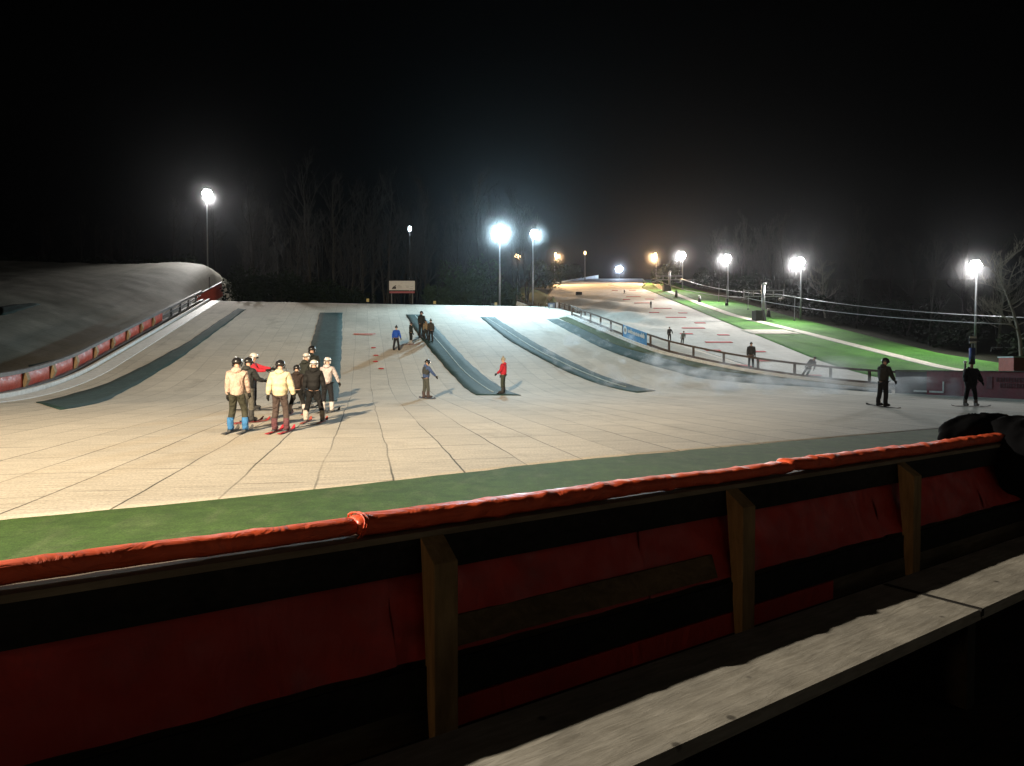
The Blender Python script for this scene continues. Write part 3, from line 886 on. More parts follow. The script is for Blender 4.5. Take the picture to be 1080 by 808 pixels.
# ------------------------------------------------------------------ red wall on the right
w0, w1, w2 = G(945, 414.5), G(1084, 421.5), Vector((26, 24, 0))
wm = G(978, 416.2)
rw = empty('advert_wall', w0, 0, 'low wall of grey and dark red boards along the right side of the slope', 'wall')
m = MB(); m.sweep([w0, wm], [(-.06, -.05), (.06, -.05), (.06, 1.20), (-.06, 1.20)]); part(m, 'grey_board', M['greywall'], rw, label='weathered grey left hand boards')
m = MB(); m.sweep([wm + (w1 - wm).normalized() * .01, w1, w2], [(-.06, -.05), (.06, -.05), (.06, 1.21), (-.06, 1.21)]); part(m, 'red_board', M['redwall'], rw, label='dark red right hand boards')
m = MB(); m.sweep([w0, wm, w1, w2], [(-.09, 1.212), (.09, 1.212), (.09, 1.27), (-.09, 1.27)]); part(m, 'capping', M['wood_fence'], rw)
def onwall(px, z, a=.075):
    x = (px - 540) / F
    # intersect plan line wm-w1 (or w0-wm)
    A, Bq = (w0, wm) if px < 978 else (wm, w1)
    k = (x * A.y - A.x) / ((Bq.x - A.x) - x * (Bq.y - A.y))
    p = A + (Bq - A) * k; d = (Bq - A); d.z = 0; d.normalize()
    return Vector((p.x, p.y, 0)) + Vector((d.y, -d.x, 0)) * a + Vector((0, 0, z))
for (a, b, z0, z1) in [(965, 979, .12, .21), (981.5, 996.5, .12, .21), (995.5, 997, .2, .7)]:
    m = MB(); m.hexa([onwall(a, z0), onwall(b, z0), onwall(b, z0, .061), onwall(a, z0, .061), onwall(a, z1), onwall(b, z1), onwall(b, z1, .061), onwall(a, z1, .061)])
    part(m, 'white_strip', M['white'], rw)
M['fadedpink'] = simple('faded_lettering', (.17, .075, .09), .8, .3, 4, 0)
m = MB(); rb = random.Random(11)
m.hexa([onwall(1042, .42), onwall(1048, .42), onwall(1048, .42, .061), onwall(1042, .42, .061), onwall(1042, .98), onwall(1048, .98), onwall(1048, .98, .061), onwall(1042, .98, .061)])
for row, (z, h) in enumerate([(.76, .2), (.5, .2)]):
    px = 1052 + row * 4
    while px < 1080:
        w = rb.uniform(1.2, 2.6)
        for kk in range(2):
            a, b = px + kk * w * .6, px + kk * w * .6 + .6
            m.hexa([onwall(a, z), onwall(b, z), onwall(b, z, .061), onwall(a, z, .061), onwall(a, z + h), onwall(b, z + h), onwall(b, z + h, .061), onwall(a, z + h, .061)])
        zz = z + rb.choice([0, h * .4, h * .8])
        m.hexa([onwall(px, zz), onwall(px + w, zz), onwall(px + w, zz, .061), onwall(px, zz, .061), onwall(px, zz + .05), onwall(px + w, zz + .05), onwall(px + w, zz + .05, .061), onwall(px, zz + .05, .061)])
        px += w + 1.1
part(m, 'faded_lettering', M['fadedpink'], rw)
# short rail and white board at the left end of the wall
m = MB(); m.beam(onwall(937, .72, .3), onwall(952, .72, .3), .06, .09); part(m, 'rail', M['wood_fence'], rw)

# ------------------------------------------------------------------ sign behind the crest
def rect(mb, p, w, h, d=.03, dx=0, dz=0, dy=0):
    mb.box((p.x + dx, p.y + dy, p.z + dz), (w, d, h))
sg = empty('sign_board', at(424, 303, 82), 0, 'white notice board with black angular logo and red lower stripe at the wood edge', 'sign')
p = at(424, 303, 82); px = 82 / F
m = MB(); rect(m, p, 27 * px, 9.8 * px, dz=.9 * px + .1); part(m, 'board', M['signwhite'], sg)
m = MB(); rect(m, p, 26.6 * px, 2.0 * px, dz=-5.2 * px); part(m, 'red_stripe', M['signred'], sg)
m = MB(); lx = p.x - 8.6 * px; lz = p.z + .2 * px; yy = p.y - .03
for (pts) in [[(-2.3, -2), (2.4, -2), (2.4, .4), (.3, .9), (-.9, .1)], [(.2, 1.2), (2.4, 1.9), (2.4, .8), (.6, 1.0)]]:
    n = len(pts)
    m.add([(lx + a * px, yy - d_, lz + b * px) for d_ in (0, .02) for a, b in pts], [tuple(range(n)), tuple(reversed(range(n, 2 * n)))] + [(i, (i + 1) % n, (i + 1) % n + n, i + n) for i in range(n)])
part(m, 'logo', M['signblack'], sg)
m = MB(); rs = random.Random(3)
for (x0, x1, z) in [(-4.2, -2, 1.6), (-4.6, -.2, .5), (-4.4, .2, -.8), (4, 7.4, 1.2), (4.4, 6.4, 0), (8.8, 11.2, .8), (8.6, 10.8, -1.6)]:
    x = x0
    while x < x1:
        w = rs.uniform(.3, .6); m.box((p.x + (x + w / 2) * px, yy - .01, p.z + z * px), (w * px, .02, .55 * px)); x += w + .22
part(m, 'lettering', M['signgrey'], sg)
for dx in (-11, 11):
    m = MB(); m.box((p.x + dx * px, p.y + .08, p.z - 1.6), (.1, .1, 4.0)); part(m, 'post', M['darksteel'], sg)

# ------------------------------------------------------------------ lamps
def lamp_post(px, py, D, base_z, kind, energy, color, label, heads=2, hw=.55, rad=.3, aim=None, spot=None, bulbs=None, light=True, poler=.09):
    p = at(px, py, D)
    r = empty('lamp_post', (p.x, p.y, base_z), 0, label, 'lamp post', 'floodlight masts around the slopes')
    m = MB(); m.tube([(p.x, p.y, base_z - .4), (p.x, p.y, base_z + (p.z - base_z) * .5), (p.x, p.y, p.z + .15)], [poler * 1.3, poler, poler * .7], 10); part(m, 'pole', M['steel'], r, True)
    aim_v = (Vector(aim) - p) if aim else Vector((-p.x, -p.y, 1 - p.z))
    hd = Vector((aim_v.x, aim_v.y, 0)).normalized()
    sd = Vector((-hd.y, hd.x, 0))
    n = heads; span = (n - 1) * hw * 1.15
    m = MB(); m.beam(p - sd * (span / 2 + .12), p + sd * (span / 2 + .12), .08, .08); part(m, 'crossbar', M['steel'], r)
    dia = hw * .98
    lay = {1: [(0, 0), (.0, .9)], 2: [(-.95, 0), (0, 0), (.95, 0), (-.48, .82), (.48, .82), (-.48, -.82), (.48, -.82)], 3: [(-1.42, 0), (-.47, 0), (.47, 0), (1.42, 0), (-.95, .82), (0, .82), (.95, .82), (-.95, -.82), (0, -.82), (.95, -.82)]}[n]
    dia = hw * .62
    for (ax, az) in lay:
        c = p + sd * (ax * dia) + hd * .22 + Vector((0, 0, .05 + az * dia))
        dn = (hd + Vector((0, 0, -.42))).normalized(); up = sd.cross(dn); up = up if up.z > 0 else -up
        def q(a, b, cc): return c + sd * a + up * b + dn * cc
        a, b = hw / 2, hw * .36
        def ring(rr_, cc): return [q(rr_ * math.cos(2 * PI * k / 14), rr_ * math.sin(2 * PI * k / 14), cc) for k in range(14)]
        def drum(stack):
            mm = MB(); K = len(stack)
            for (rr_, cc) in stack: mm.v += [tuple(v) for v in ring(rr_, cc)]
            for w_ in range(K - 1):
                for k in range(14):
                    a_ = w_ * 14 + k; b_ = w_ * 14 + (k + 1) % 14; mm.f.append((a_, b_, b_ + 14, a_ + 14))
            mm.f += [tuple(range(14)), tuple((K - 1) * 14 + k for k in range(14))]
            return mm
        rr0 = dia * .56
        h = part(drum([(rr0 * .35, -.26), (rr0 * .8, -.12), (rr0, .06)]), 'floodlight', M['darksteel'], r)
        g_ = part(drum([(rr0 * .95, .063), (rr0 * .85, .10), (rr0 * .5, .13)]), 'lens', M[kind], r); g_.parent = h
    if light:
        ld = bpy.data.lights.new('floodlight_beam', 'SPOT')
        ld.energy = energy * .6; ld.color = color; ld.shadow_soft_size = rad
        lo = bpy.data.objects.new('floodlight_beam', ld); C.objects.link(lo)
        pos = p + hd * (.30 + rad * .6) + Vector((0, 0, -.15))
        lo.location = pos - Vector(r.location); lo.parent = r
        ld.spot_size = spot or R(140); ld.spot_blend = 1.0
        if True:
            tgt = Vector(aim) if aim else Vector((pos.x * .75, pos.y * .75, 3))
            lo.rotation_euler = (tgt - pos).to_track_quat('-Z', 'Y').to_euler()
    return r
COOL = (.56, .86, 1.0); BLUE = (.66, .78, 1.0); WHT = (1.0, .97, .93); WARM = (1.0, .60, .28); KEY = (1.0, .80, .55)
EN = 1.0
lamp_post(218, 205, 104, 13, 'lens_white', 60000, WHT, 'tall floodlight mast over the dark left hand slope', 2, .8, .4, (-36, 92, 12), spot=R(95))
lamp_post(527, 245, 82, H(-1.5, 82), 'lens_cool', 66000, COOL, 'brightest blue white floodlight mast at the top of the wide slope', 3, .7, .45, (2, 46, 1))
lamp_post(562, 247, 92, H(2.8, 92), 'lens_cool', 34000, COOL, 'floodlight mast standing on the grassy mound by the far slope', 2, .6, .35, (15, 70, 5))
lamp_post(432, 243, 118, 9, 'lens_cool', 2500, COOL, 'small floodlight shining through the bare trees above the notice board', 1, .7, .25, light=True)
lamp_post(546, 271, 128, HRt(120), 'lens_warm', 5000, WARM, 'dim warm lamp low behind the tall twin masts', 2, .6, .4)
lamp_post(585, 270, 150, HRt(150), 'lens_warm', 30000, WARM, 'orange lamp on a thin pole left of the far slope top', 1, .7, .35, (18, 138, 15))
lamp_post(617, 268, 160, HRt(160) + .5, 'lens_warm', 3000, (1, .8, .6), 'smallest pale orange lamp above the purple lit rail', 1, .6, .25)
lamp_post(653, 284, 184, 22.9, 'lens_blue', 22000, BLUE, 'blue white floodlight right at the crest of the far slope', 3, .8, .6, (22, 150, 19))
lamp_post(692, 271, 155, HRt(155), 'lens_warm', 60000, WARM, 'orange lamp right of the far slope crest', 1, .9, .35, (19, 140, 18))
lamp_post(720, 270, 135, HRt(135), 'lens_white', 30000, WHT, 'white floodlight mast above the distant lift pylon', 2, .8, .5, (15, 112, 12))
lamp_post(768, 273, 110, HRt(110), 'lens_white', 36000, WHT, 'white floodlight mast between the two lift pylons', 2, .7, .45, (15, 92, 8))
lamp_post(845, 277, 85, HRt(85), 'lens_white', 34000, WHT, 'white floodlight mast behind the grass bank near the nearer lift pylon', 2, .65, .4, (14, 66, 3))
lamp_post(1030, 281, 60, HRt(60) - .3, 'lens_white', 13000, WHT, 'rightmost floodlight mast in front of bare lit branches', 2, .55, .35, (27, 50, 1), spot=R(172))

# key lamp on the clubhouse, behind the viewer
L_KEY = Vector((-9, -18, 14.0))
kr = empty('roof_floodlight', (L_KEY.x, L_KEY.y, 7.2), 0, 'warm floodlight cluster on a short mast above the clubhouse roof', 'floodlight')
m = MB(); m.tube([(L_KEY.x, L_KEY.y, 6.0), (L_KEY.x, L_KEY.y, 14)], .12, 8); part(m, 'pole', M['steel'], kr, True)
for k in range(2):
    m = MB(); m.box((L_KEY.x - .5 + k, L_KEY.y, 14.1), (.7, .3, .5), .1); part(m, 'floodlight', M['darksteel'], kr)
def spot(name, loc, aim, energy, color, size, blend=.6, rad=.25):
    ld = bpy.data.lights.new(name, 'SPOT'); ld.energy = energy; ld.color = color; ld.spot_size = size; ld.spot_blend = blend; ld.shadow_soft_size = rad
    lo = bpy.data.objects.new(name, ld); C.objects.link(lo); lo.location = loc
    lo.rotation_euler = (Vector(aim) - Vector(loc)).to_track_quat('-Z', 'Y').to_euler(); return lo
spot('roof_floodlight_beam', L_KEY + Vector((.05, .6, -.1)), (-5, 44, 0), 168000, KEY, R(52), 1.0, .16)

# clubhouse behind the viewer: unseen, its eave line placed to shade the terrace
EAVE_P = (L_KEY + Vector((0, .6, 0)) + (bar(0, .10, E0 - .60) - (L_KEY + Vector((0, .6, 0)))) * .5)
ch = empty('clubhouse', (EAVE_P.x, EAVE_P.y, 0), 0, 'unseen clubhouse behind the terrace, its flat roof placed to shade the barrier', 'building')
def cb(u, n, z): return EAVE_P + BD * u + BN * n + Vector((0, 0, z - EAVE_P.z))
ez = EAVE_P.z
m = MB(); m.hexa([cb(-30, 0, ez - .3), cb(30, 0, ez - .3), cb(30, 9, ez - .3), cb(-30, 9, ez - .3), cb(-30, 0, ez), cb(30, 0, ez), cb(30, 9, ez), cb(-30, 9, ez)])
part(m, 'roof', M['darksteel'], ch)
m = MB(); m.hexa([cb(-29, .8, -.1), cb(29, .8, -.1), cb(29, 8.6, -.1), cb(-29, 8.6, -.1), cb(-29, .8, ez - .302), cb(29, .8, ez - .302), cb(29, 8.6, ez - .302), cb(-29, 8.6, ez - .302)])
part(m, 'wall', M['brick'], ch)
for k in range(8):
    u = -24 + k * 6.5
    m = MB(); m.hexa([cb(u, .74, .9), cb(u + 3, .74, .9), cb(u + 3, .795, .9), cb(u, .795, .9), cb(u, .74, 2.3), cb(u + 3, .74, 2.3), cb(u + 3, .795, 2.3), cb(u, .795, 2.3)])
    part(m, 'window', M['glass'], ch)
# unseen fill lamp added on a pole: faint warm light on the terrace side
wl = bar(-21, 1.9, 2.3)
wlr = empty('fill_lamp', wl, 0, 'unseen warm fill lamp added at the left end of the terrace', 'lamp')
m = MB(); m.box((wl.x, wl.y, wl.z + .16), (.3, .3, .1), .6); part(m, 'housing', M['darksteel'], wlr)
m = MB(); m.tube([(wl.x, wl.y, -.05), (wl.x, wl.y, wl.z + .12)], .04, 6); part(m, 'pole', M['darksteel'], wlr)
ld = bpy.data.lights.new('fill_lamp_bulb', 'POINT'); ld.energy = 850; ld.color = (1, .62, .32); ld.shadow_soft_size = .35
lo = bpy.data.objects.new('fill_lamp_bulb', ld); C.objects.link(lo); lo.location = wl + Vector((0, 0, -.45))

# terrace post lamp to the left, out of frame: lights pad top, prop sides and bench edge
TLp = bar(-13, -8.7, 7.1)
tl = empty('terrace_lamp', (TLp.x, TLp.y, -.05), 0, 'tall lamp post beyond the left end of the terrace', 'lamp post')
m = MB(); m.tube([(TLp.x, TLp.y, -.1), (TLp.x, TLp.y, 8.3)], .08, 8); part(m, 'pole', M['steel'], tl, True)
m = MB(); m.box((TLp.x, TLp.y, 8.4), (.5, .4, .12)); part(m, 'floodlight', M['darksteel'], tl)
spot('terrace_lamp_beam', TLp + Vector((.2, .1, -.15)), bar(2.7, .5, .4), 21000, (1, .90, .76), R(46), .9, .05)

# ------------------------------------------------------------------ lift pylons and cables
def pylon(px, pyb, pyt, D, sc_, label):
    b = at(px, pyb, D); t = at(px, pyt, D); b.z = H(b.x, b.y)
    r = empty('lift_pylon', b, 0, label, 'lift pylon', 'drag lift pylons by the path')
    m = MB(); m.tube([b, (t.x, t.y, t.z)], .22 * sc_, 10); part(m, 'mast', M['steel'], r, True)
    for s_ in (-1, 1):
        for dz in (.75, 1.45):
            m = MB(); m.beam((t.x, t.y, t.z - dz * sc_), (t.x + s_ * 2.4 * sc_, t.y - .2, t.z - dz * sc_), .1 * sc_, .12 * sc_); part(m, 'cross_arm', M['steel'], r)
        m = MB(); m.beam((t.x + s_ * 2.4 * sc_, t.y - .2, t.z - 1.6 * sc_), (t.x + s_ * 2.4 * sc_, t.y - .2, t.z - .6 * sc_), .1, .1)
        part(m, 'brace', M['steel'], r); m = MB(); m.beam((t.x + s_ * 1.2 * sc_, t.y - .1, t.z - 1.5 * sc_), (t.x + s_ * 1.2 * sc_, t.y - .1, t.z - .7 * sc_), .1, .1); part(m, 'brace', M['steel'], r)
        for k in range(3):
            m = MB(); c = (t.x + s_ * 2.2 * sc_, t.y - .6 + k * .6, t.z - 1.75 * sc_); m.tube([(c[0] - .05, c[1], c[2]), (c[0] + .05, c[1], c[2])], .17 * sc_, 10); part(m, 'sheave', M['darksteel'], r)
    m = MB(); m.ball((t.x + .1, t.y - .2, t.z + .05), (.25 * sc_, .25 * sc_, .16 * sc_), 8, 6); part(m, 'cap', M['whiteshell'], r, True)
    m = MB(); m.tube([(b.x, b.y, b.z - .1), (b.x - .3, b.y, b.z + 1.2)], .42 * sc_, 8); m.box((b.x - .7, b.y, b.z + .55), (1.0, .9, 1.3), .2); part(m, 'motor_housing', M['darksteel'], r)
    return r, t
r1, t1 = pylon(805, 339, 300, 84, 1.0, 'nearer drag lift pylon with double cross arms beside the path')
r2, t2 = pylon(706, 309, 287, 131, 1.0, 'distant drag lift pylon near the top of the path')
t3 = at(1150, 318, 46)
for s_, nm in ((-1, 'near side drag lift cable, lower of the two strands'), (1, 'far side drag lift cable, upper of the two strands')):
    m = MB(); P = []
    for (a, b) in ((t2, t1), (t1, t3)):
        for k in range(12):
            f = k / 12; q = a.lerp(b, f); sag = 1.2 * 4 * f * (1 - f) * .5
            P.append((q.x + s_ * 2.2, q.y, q.z - 1.6 - sag + (.35 if s_ > 0 else 0)))
    m.tube(P, .035, 5)
    tag(m.build('lift_cable', M['rope'], smooth=True), nm, 'cable')
for k, (px, D) in enumerate([(789, 88), (758, 99), (838, 76), (766, 96)]):
    q = at(px, 310, D); z = H(q.x, q.y)
    r = empty('drag_hanger', (q.x, q.y, z + 2.8), 0, 'thin drag lift hanger with a small seat button hanging from the cable', 'drag hanger', 'drag hangers on the lift cable')
    m = MB(); m.tube([(q.x, q.y, z + 1.0), (q.x + .05, q.y, z + 3.4)], .03, 5); part(m, 'bar', M['rope'], r)
    m = MB(); m.ball((q.x, q.y, z + 1.0), (.16, .16, .06), 8, 4); part(m, 'seat', M['darksteel'], r)
# items by the path
def bin_post(px, pyb, pyt, D, top, name, label, cat):
    b = at(px, pyb, D); b.z = H(b.x, b.y); h = (pyb - pyt) / F * D
    r = empty(name, b, 0, label, cat)
    m = MB(); m.tube([b, b + Vector((0, 0, h * .75))], [.26, .2], 10); part(m, 'body', M['darksteel'], r, True)
    m = MB(); m.ball((b.x, b.y, b.z + h * .88), (.2, .2, h * .13), 10, 6); part(m, 'top', M[top], r, True)
bin_post(713.2, 315, 308, 118, 'darksteel', 'marker_post', 'dark marker post standing beside the top of the pale path', 'post')
bin_post(737.6, 319, 312, 108, 'whiteshell', 'litter_bin', 'small dark bin with a pale lid on the grass above the path', 'bin')
bin_post(766.5, 322, 315, 103, 'darksteel', 'snow_cannon', 'squat dark machine on the grass edge below the second white floodlight', 'machine')
bin_post(810.5, 330, 321, 88, 'whiteshell', 'marker_post', 'thin pale stake just right of the nearer lift pylon', 'post')
# round sign on blue post, goal frame, red skip
b = at(1025, 388, 50); r = empty('round_sign', (b.x, b.y, H(b.x, b.y)), 0, 'round white rimmed sign on a post wrapped in blue at the slope edge', 'sign')
z0 = H(b.x, b.y)
m = MB(); m.tube([(b.x, b.y, z0 - .1), (b.x, b.y, at(0, 356, 50).z)], .06, 8); part(m, 'post', M['darksteel'], r)
m = MB(); m.tube([(b.x, b.y, at(0, 383, 50).z), (b.x, b.y, at(0, 367, 50).z)], .2, 10); part(m, 'sleeve', simple('sleeve_blue', (.03, .06, .25), .6), r, True)
c = at(1025, 358, 50)
for (z1_, z2_, mt) in ((360.2, 362.2, 'signwhite'), (357, 360, 'signblack'), (354.8, 356.8, 'signwhite')):
    hw_ = 3.6 if mt == 'signwhite' else 4.0
    a = at(0, z1_, 50).z; bq = at(0, z2_, 50).z
    m = MB(); m.box((c.x, c.y - .1, (a + bq) / 2), (hw_ * 2 / F * 50, .04, abs(a - bq) * .95)); part(m, 'plate', M[mt], r)
gf = empty('goal_frame', at(1041, 385, 62), 0, 'pale football goal frame with net at the wood edge', 'goal')
def gp(px, py, D=62): return at(px, py, D)
m = MB()
m.tube([gp(1041, 386), gp(1046, 366.5), gp(1084, 367)], .06, 6); m.tube([gp(1046, 366.5), gp(1052, 372, 65), gp(1049, 388, 65)], .04, 6); part(m, 'frame', M['white'], gf)
m = MB()
for k in range(9):
    m.tube([gp(1046 + k * 4.3, 366.7), gp(1051 + k * 4.3, 375, 64.5), gp(1048 + k * 4.3, 387, 65)], .012, 3)
part(m, 'net', M['rope'], gf)
sk = at(1072, 392, 46); sk.z = H(sk.x, sk.y)
r = empty('red_container', sk, 0, 'brick red container with pale rim showing above the red boards', 'container')
m = MB(); m.box((sk.x + .6, sk.y, 1.1), (2.6, 1.4, 2.2 - .35)); part(m, 'body', M['redfar'], r)
m = MB(); m.box((sk.x + .6, sk.y, 2.06), (2.7, 1.5, .08)); part(m, 'rim', M['white'], r)
# pale ball lamp near goal
for (px, py, D, lb) in [(1018, 382, 52, 'small dark bollard with a pale round cap left of the round sign'), (1069, 378, 52, 'small bollard with a pale cap in front of the goal')]:
    q = at(px, py, D); z = H(q.x, q.y)
    r = empty('bollard', (q.x, q.y, z), 0, lb, 'bollard')
    m = MB(); m.tube([(q.x, q.y, z - .1), (q.x, q.y, q.z)], .07, 6); part(m, 'post', M['darksteel'], r)
    m = MB(); m.ball(q, .12, 8, 6); part(m, 'cap', M['whiteshell'], r, True)
# purple-white rail at top left of far slope
tr = empty('upper_rail', at(575, 303, 150), 0, 'long pale rail climbing to the crest of the far slope', 'rail')
a, b = at(576, 301.5, 150), at(631, 292, 176)
for k in range(12):
    p = a.lerp(b, k / 11); m = MB(); m.box((p.x, p.y, p.z - .3), (.14, .14, 1.6)); part(m, 'post', M['white'], tr)
m = MB(); m.beam(a, b, .12, .9); part(m, 'board', M['pale'], tr)
# marker stakes on the crest
for (px, py, nm) in [(388, 318, 'small yellow topped stake below the notice board left side'), (458.5, 320.5, 'small yellow topped stake right of the notice board'), (523, 322, 'pale stubby post at the foot of the brightest mast')]:
    q = at(px, py, 80.5)
    r = empty('marker_stake', (q.x, q.y, q.z - .6), 0, nm, 'stake')
    m = MB(); m.box((q.x, q.y, q.z - .4), (.07, .07, 1.2)); part(m, 'stake', M['darksteel'], r)
    m = MB(); m.box((q.x, q.y - .05, q.z + .15), (.3, .05, .34)); part(m, 'plate', simple('stake_yellow', (.5, .42, .16), .6), r)

# ------------------------------------------------------------------ trees
def bare_tree_meshes(seed, hgt, spread=.5, trunk_r=.16, dens=1.0):
    rnd = random.Random(seed)
    T, Cc = MB(), MB()
    pts = []; d = Vector((rnd.uniform(-.06, .06), rnd.uniform(-.06, .06), 1)).normalized(); p = Vector((0, 0, -.5)); n = 9
    for i in range(n + 1):
        pts.append(p.copy()); p = p + d * ((hgt + .5) / n); d = (d + Vector((rnd.uniform(-.09, .09), rnd.uniform(-.09, .09), 0))).normalized()
    T.tube(pts, [trunk_r * (1 - .88 * i / n) for i in range(n + 1)], 7)
    def branch(p, d, L, r, lev):
        k = 4; P = [p]; dd = d.copy()
        for i in range(k):
            dd = (dd + Vector((rnd.uniform(-.22, .22), rnd.uniform(-.22, .22), rnd.uniform(-.04, .20)))).normalized()
            P.append(P[-1] + dd * (L / k))
        Cc.tube(P, [r * (1 - .75 * i / k) for i in range(k + 1)], 4 if lev < 2 else 3, cap=False)
        if lev < 3:
            for q in range(int({0: 5, 1: 4, 2: 3}[lev] * dens)):
                f = rnd.uniform(.25, 1); idx = min(k - 1, int(f * k)); b = P[idx].lerp(P[idx + 1], f * k - idx)
                nd = (dd + Vector((rnd.uniform(-1, 1), rnd.uniform(-1, 1), rnd.uniform(-.3, .8))) * .75).normalized()
                branch(b, nd, L * rnd.uniform(.4, .62), max(.008, r * .5), lev + 1)
    nb = int(13 * dens)
    for i in range(nb):
        f = .25 + .72 * (i + rnd.random()) / nb
        idx = min(n - 1, int(f * n)); b = pts[idx].lerp(pts[idx + 1], f * n - idx)
        a = rnd.uniform(0, 2 * PI)
        nd = Vector((math.cos(a) * spread * 1.6, math.sin(a) * spread * 1.6, rnd.uniform(.5, 1.1))).normalized()
        branch(b, nd, hgt * rnd.uniform(.2, .36) * (1.15 - f * .6), trunk_r * .38 * (1.1 - f * .7), 0)
    return T, Cc
def make_tree(seed, hgt, name='bare_tree', **kw):
    T, Cc = bare_tree_meshes(seed, hgt, **kw)
    r = empty(name, (0, 0, 0))
    T.build('trunk', M['bark'], r, True); Cc.build('crown', M['twig'], r, True)
    return r
def copy_tree(o):
    c = o.copy(); C.objects.link(c)
    for ch_ in o.children:
        k = ch_.copy(); C.objects.link(k); k.parent = c
    return c
rt = random.Random(21)
protos = [make_tree(100 + i, [15, 13, 16, 12, 14][i], spread=[.35, .5, .3, .55, .4][i], trunk_r=[.17, .15, .19, .13, .16][i]) for i in range(5)]
used = [False] * 5
def put_tree(k, x, y, sc_, label, group, z=None):
    global used
    if not used[k]: o = protos[k]; used[k] = True
    else: o = copy_tree(protos[k])
    o.location = (x, y, (H(x, y) if z is None else z) - .2); o.rotation_euler = (0, 0, rt.uniform(0, 6.28)); o.scale = (sc_, sc_, sc_ * rt.uniform(.9, 1.12))
    tag(o, label, 'tree', group)
W1 = 'bare trees in the wood behind the wide slope'
spots = []
for i in range(74):
    px = rt.uniform(262, 556) if i < 60 else rt.uniform(440, 520); D = rt.uniform(84, 112)
    x = (px - 540) / F * D
    if -7 < x < 6 and D < 92: D += 12
    spots.append((x, D))
for (x, y) in spots:
    put_tree(rt.randrange(5), x, y, rt.uniform(.85, 1.15), 'bare winter tree in the dark wood behind the wide slope', W1)
W2 = 'bare trees beyond the path on the right'
for i in range(46):
    y = rt.uniform(50, 150); x = lerp_tab([(48, 46), (60, 39.5), (90, 38), (150, 38.5)], y) + rt.uniform(0, 13) + (3 if y < 60 else 0)
    put_tree(rt.randrange(5), x, y, rt.uniform(.55, .85), 'bare winter tree in the dark wood beyond the pale path', W2)
W3 = 'bare trees above the left slope'
for i in range(16):
    s_ = rt.uniform(99, 112); px = rt.uniform(-20, 240); D = s_ ; x = (px - 540) / F * D
    put_tree(rt.randrange(5), x, D + 4, rt.uniform(.5, .75), 'bare winter tree at the top of the unlit left slope', W3)
M['twig_lit'] = simple('lit_twig', (.17, .155, .12), .85, .3, 3, .2)  # lighter copy of the twig bark, lamplight put into its colour
def lit_tree(px, D, hgt, seed, label, dens=1.2):
    T, Cc = bare_tree_meshes(seed, hgt, spread=1.5, trunk_r=.17, dens=dens)
    x = (px - 540) / F * D
    r = empty('bare_tree', (x, D, H(x, D) - .2), 0, label, 'tree', 'lit bare trees on the right')
    T.build('trunk', M['twig_lit'], r, True); Cc.build('crown', M['twig_lit'], r, True)
lit_tree(1078, 50, 9.0, 301, 'bare tree with lit branch colour at the right edge under the rightmost floodlight', 1.3)
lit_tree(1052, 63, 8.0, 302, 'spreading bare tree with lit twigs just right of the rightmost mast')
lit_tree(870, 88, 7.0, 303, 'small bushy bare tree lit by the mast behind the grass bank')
def bush(x, y, rx, ry, rz, mat, label, name='bush', n=2600, leaf=.16, z=None, group=None, seed=1):
    rnd = random.Random(seed)
    r = empty(name, (x, y, (H(x, y) if z is None else z)), 0, label, 'bush', group)
    m = MB(); lob = [(Vector((rnd.uniform(-.6, .6) * rx, rnd.uniform(-.6, .6) * ry, rz * rnd.uniform(.25, .75))), rnd.uniform(.3, .55)) for _ in range(11)]
    for i in range(n):
        c, f = rnd.choice(lob)
        v = Vector((rnd.gauss(0, 1), rnd.gauss(0, 1), rnd.gauss(0, 1))).normalized() * (rnd.random() ** .35)
        p = c + Vector((v.x * rx * f, v.y * ry * f, v.z * rz * f))
        if p.z < 0: p.z = -p.z * .3
        a = Vector((rnd.gauss(0, 1), rnd.gauss(0, 1), rnd.gauss(0, 1))).normalized(); b = a.orthogonal().normalized(); s_ = leaf * rnd.uniform(.5, 1.4)
        m.add([p - a * s_, p + b * s_ * .5, p + a * s_, p - b * s_ * .5], [(0, 1, 2, 3)])
    m.build('foliage', M[mat], r)
    m = MB()
    for k in range(5):
        a = k * 1.3; m.tube([(0, 0, -.2), (math.cos(a) * rx * .3, math.sin(a) * ry * .3, rz * .6)], [.08, .02], 5)
    m.build('stem', M['bark'], r)
    return r
for i, (px, D, rx, rz, mt, lb) in enumerate([
    (262, 80, 2.6, 4.4, 'leaf2', 'dark dense bush at the left end of the slope crest beside the open fence rails'),
    (296, 82, 3.6, 4.6, 'leaf2', 'broad dark bush behind the crest, second from the left fence'),
    (336, 83, 3.2, 3.8, 'leaf2', 'low dark bush behind the crest above the second carpet strip'),
    (372, 84, 3.0, 3.2, 'leaf2', 'low dark bush behind the crest left of the notice board'),
    (466, 86, 2.6, 3.6, 'leaf', 'rounded evergreen bush just right of the notice board'),
    (485, 88, 3.0, 6.6, 'leaf', 'tall evergreen shrub behind the crest left of the brightest mast'),
    (508, 90, 3.0, 7.4, 'leaf', 'tallest evergreen shrub close behind the brightest mast'),
    (538, 93, 2.6, 5.2, 'leaf', 'evergreen shrub between the two tall masts'),
    (600, 166, 3.5, 3.4, 'leaf', 'lit bush beside the pale rail at the far slope top left'),
    (575, 140, 4.0, 5.0, 'leaf', 'bush under the orange lamp left of the far slope'),
    (700, 150, 3.0, 4.5, 'leaf', 'bush under the orange lamp right of the far slope crest')]):
    x = (px - 540) / F * D
    bush(x, D, rx, rx * .8, rz, mt, lb, seed=i + 5, n=3000, leaf=.17 if D < 120 else .25)
bi = 0
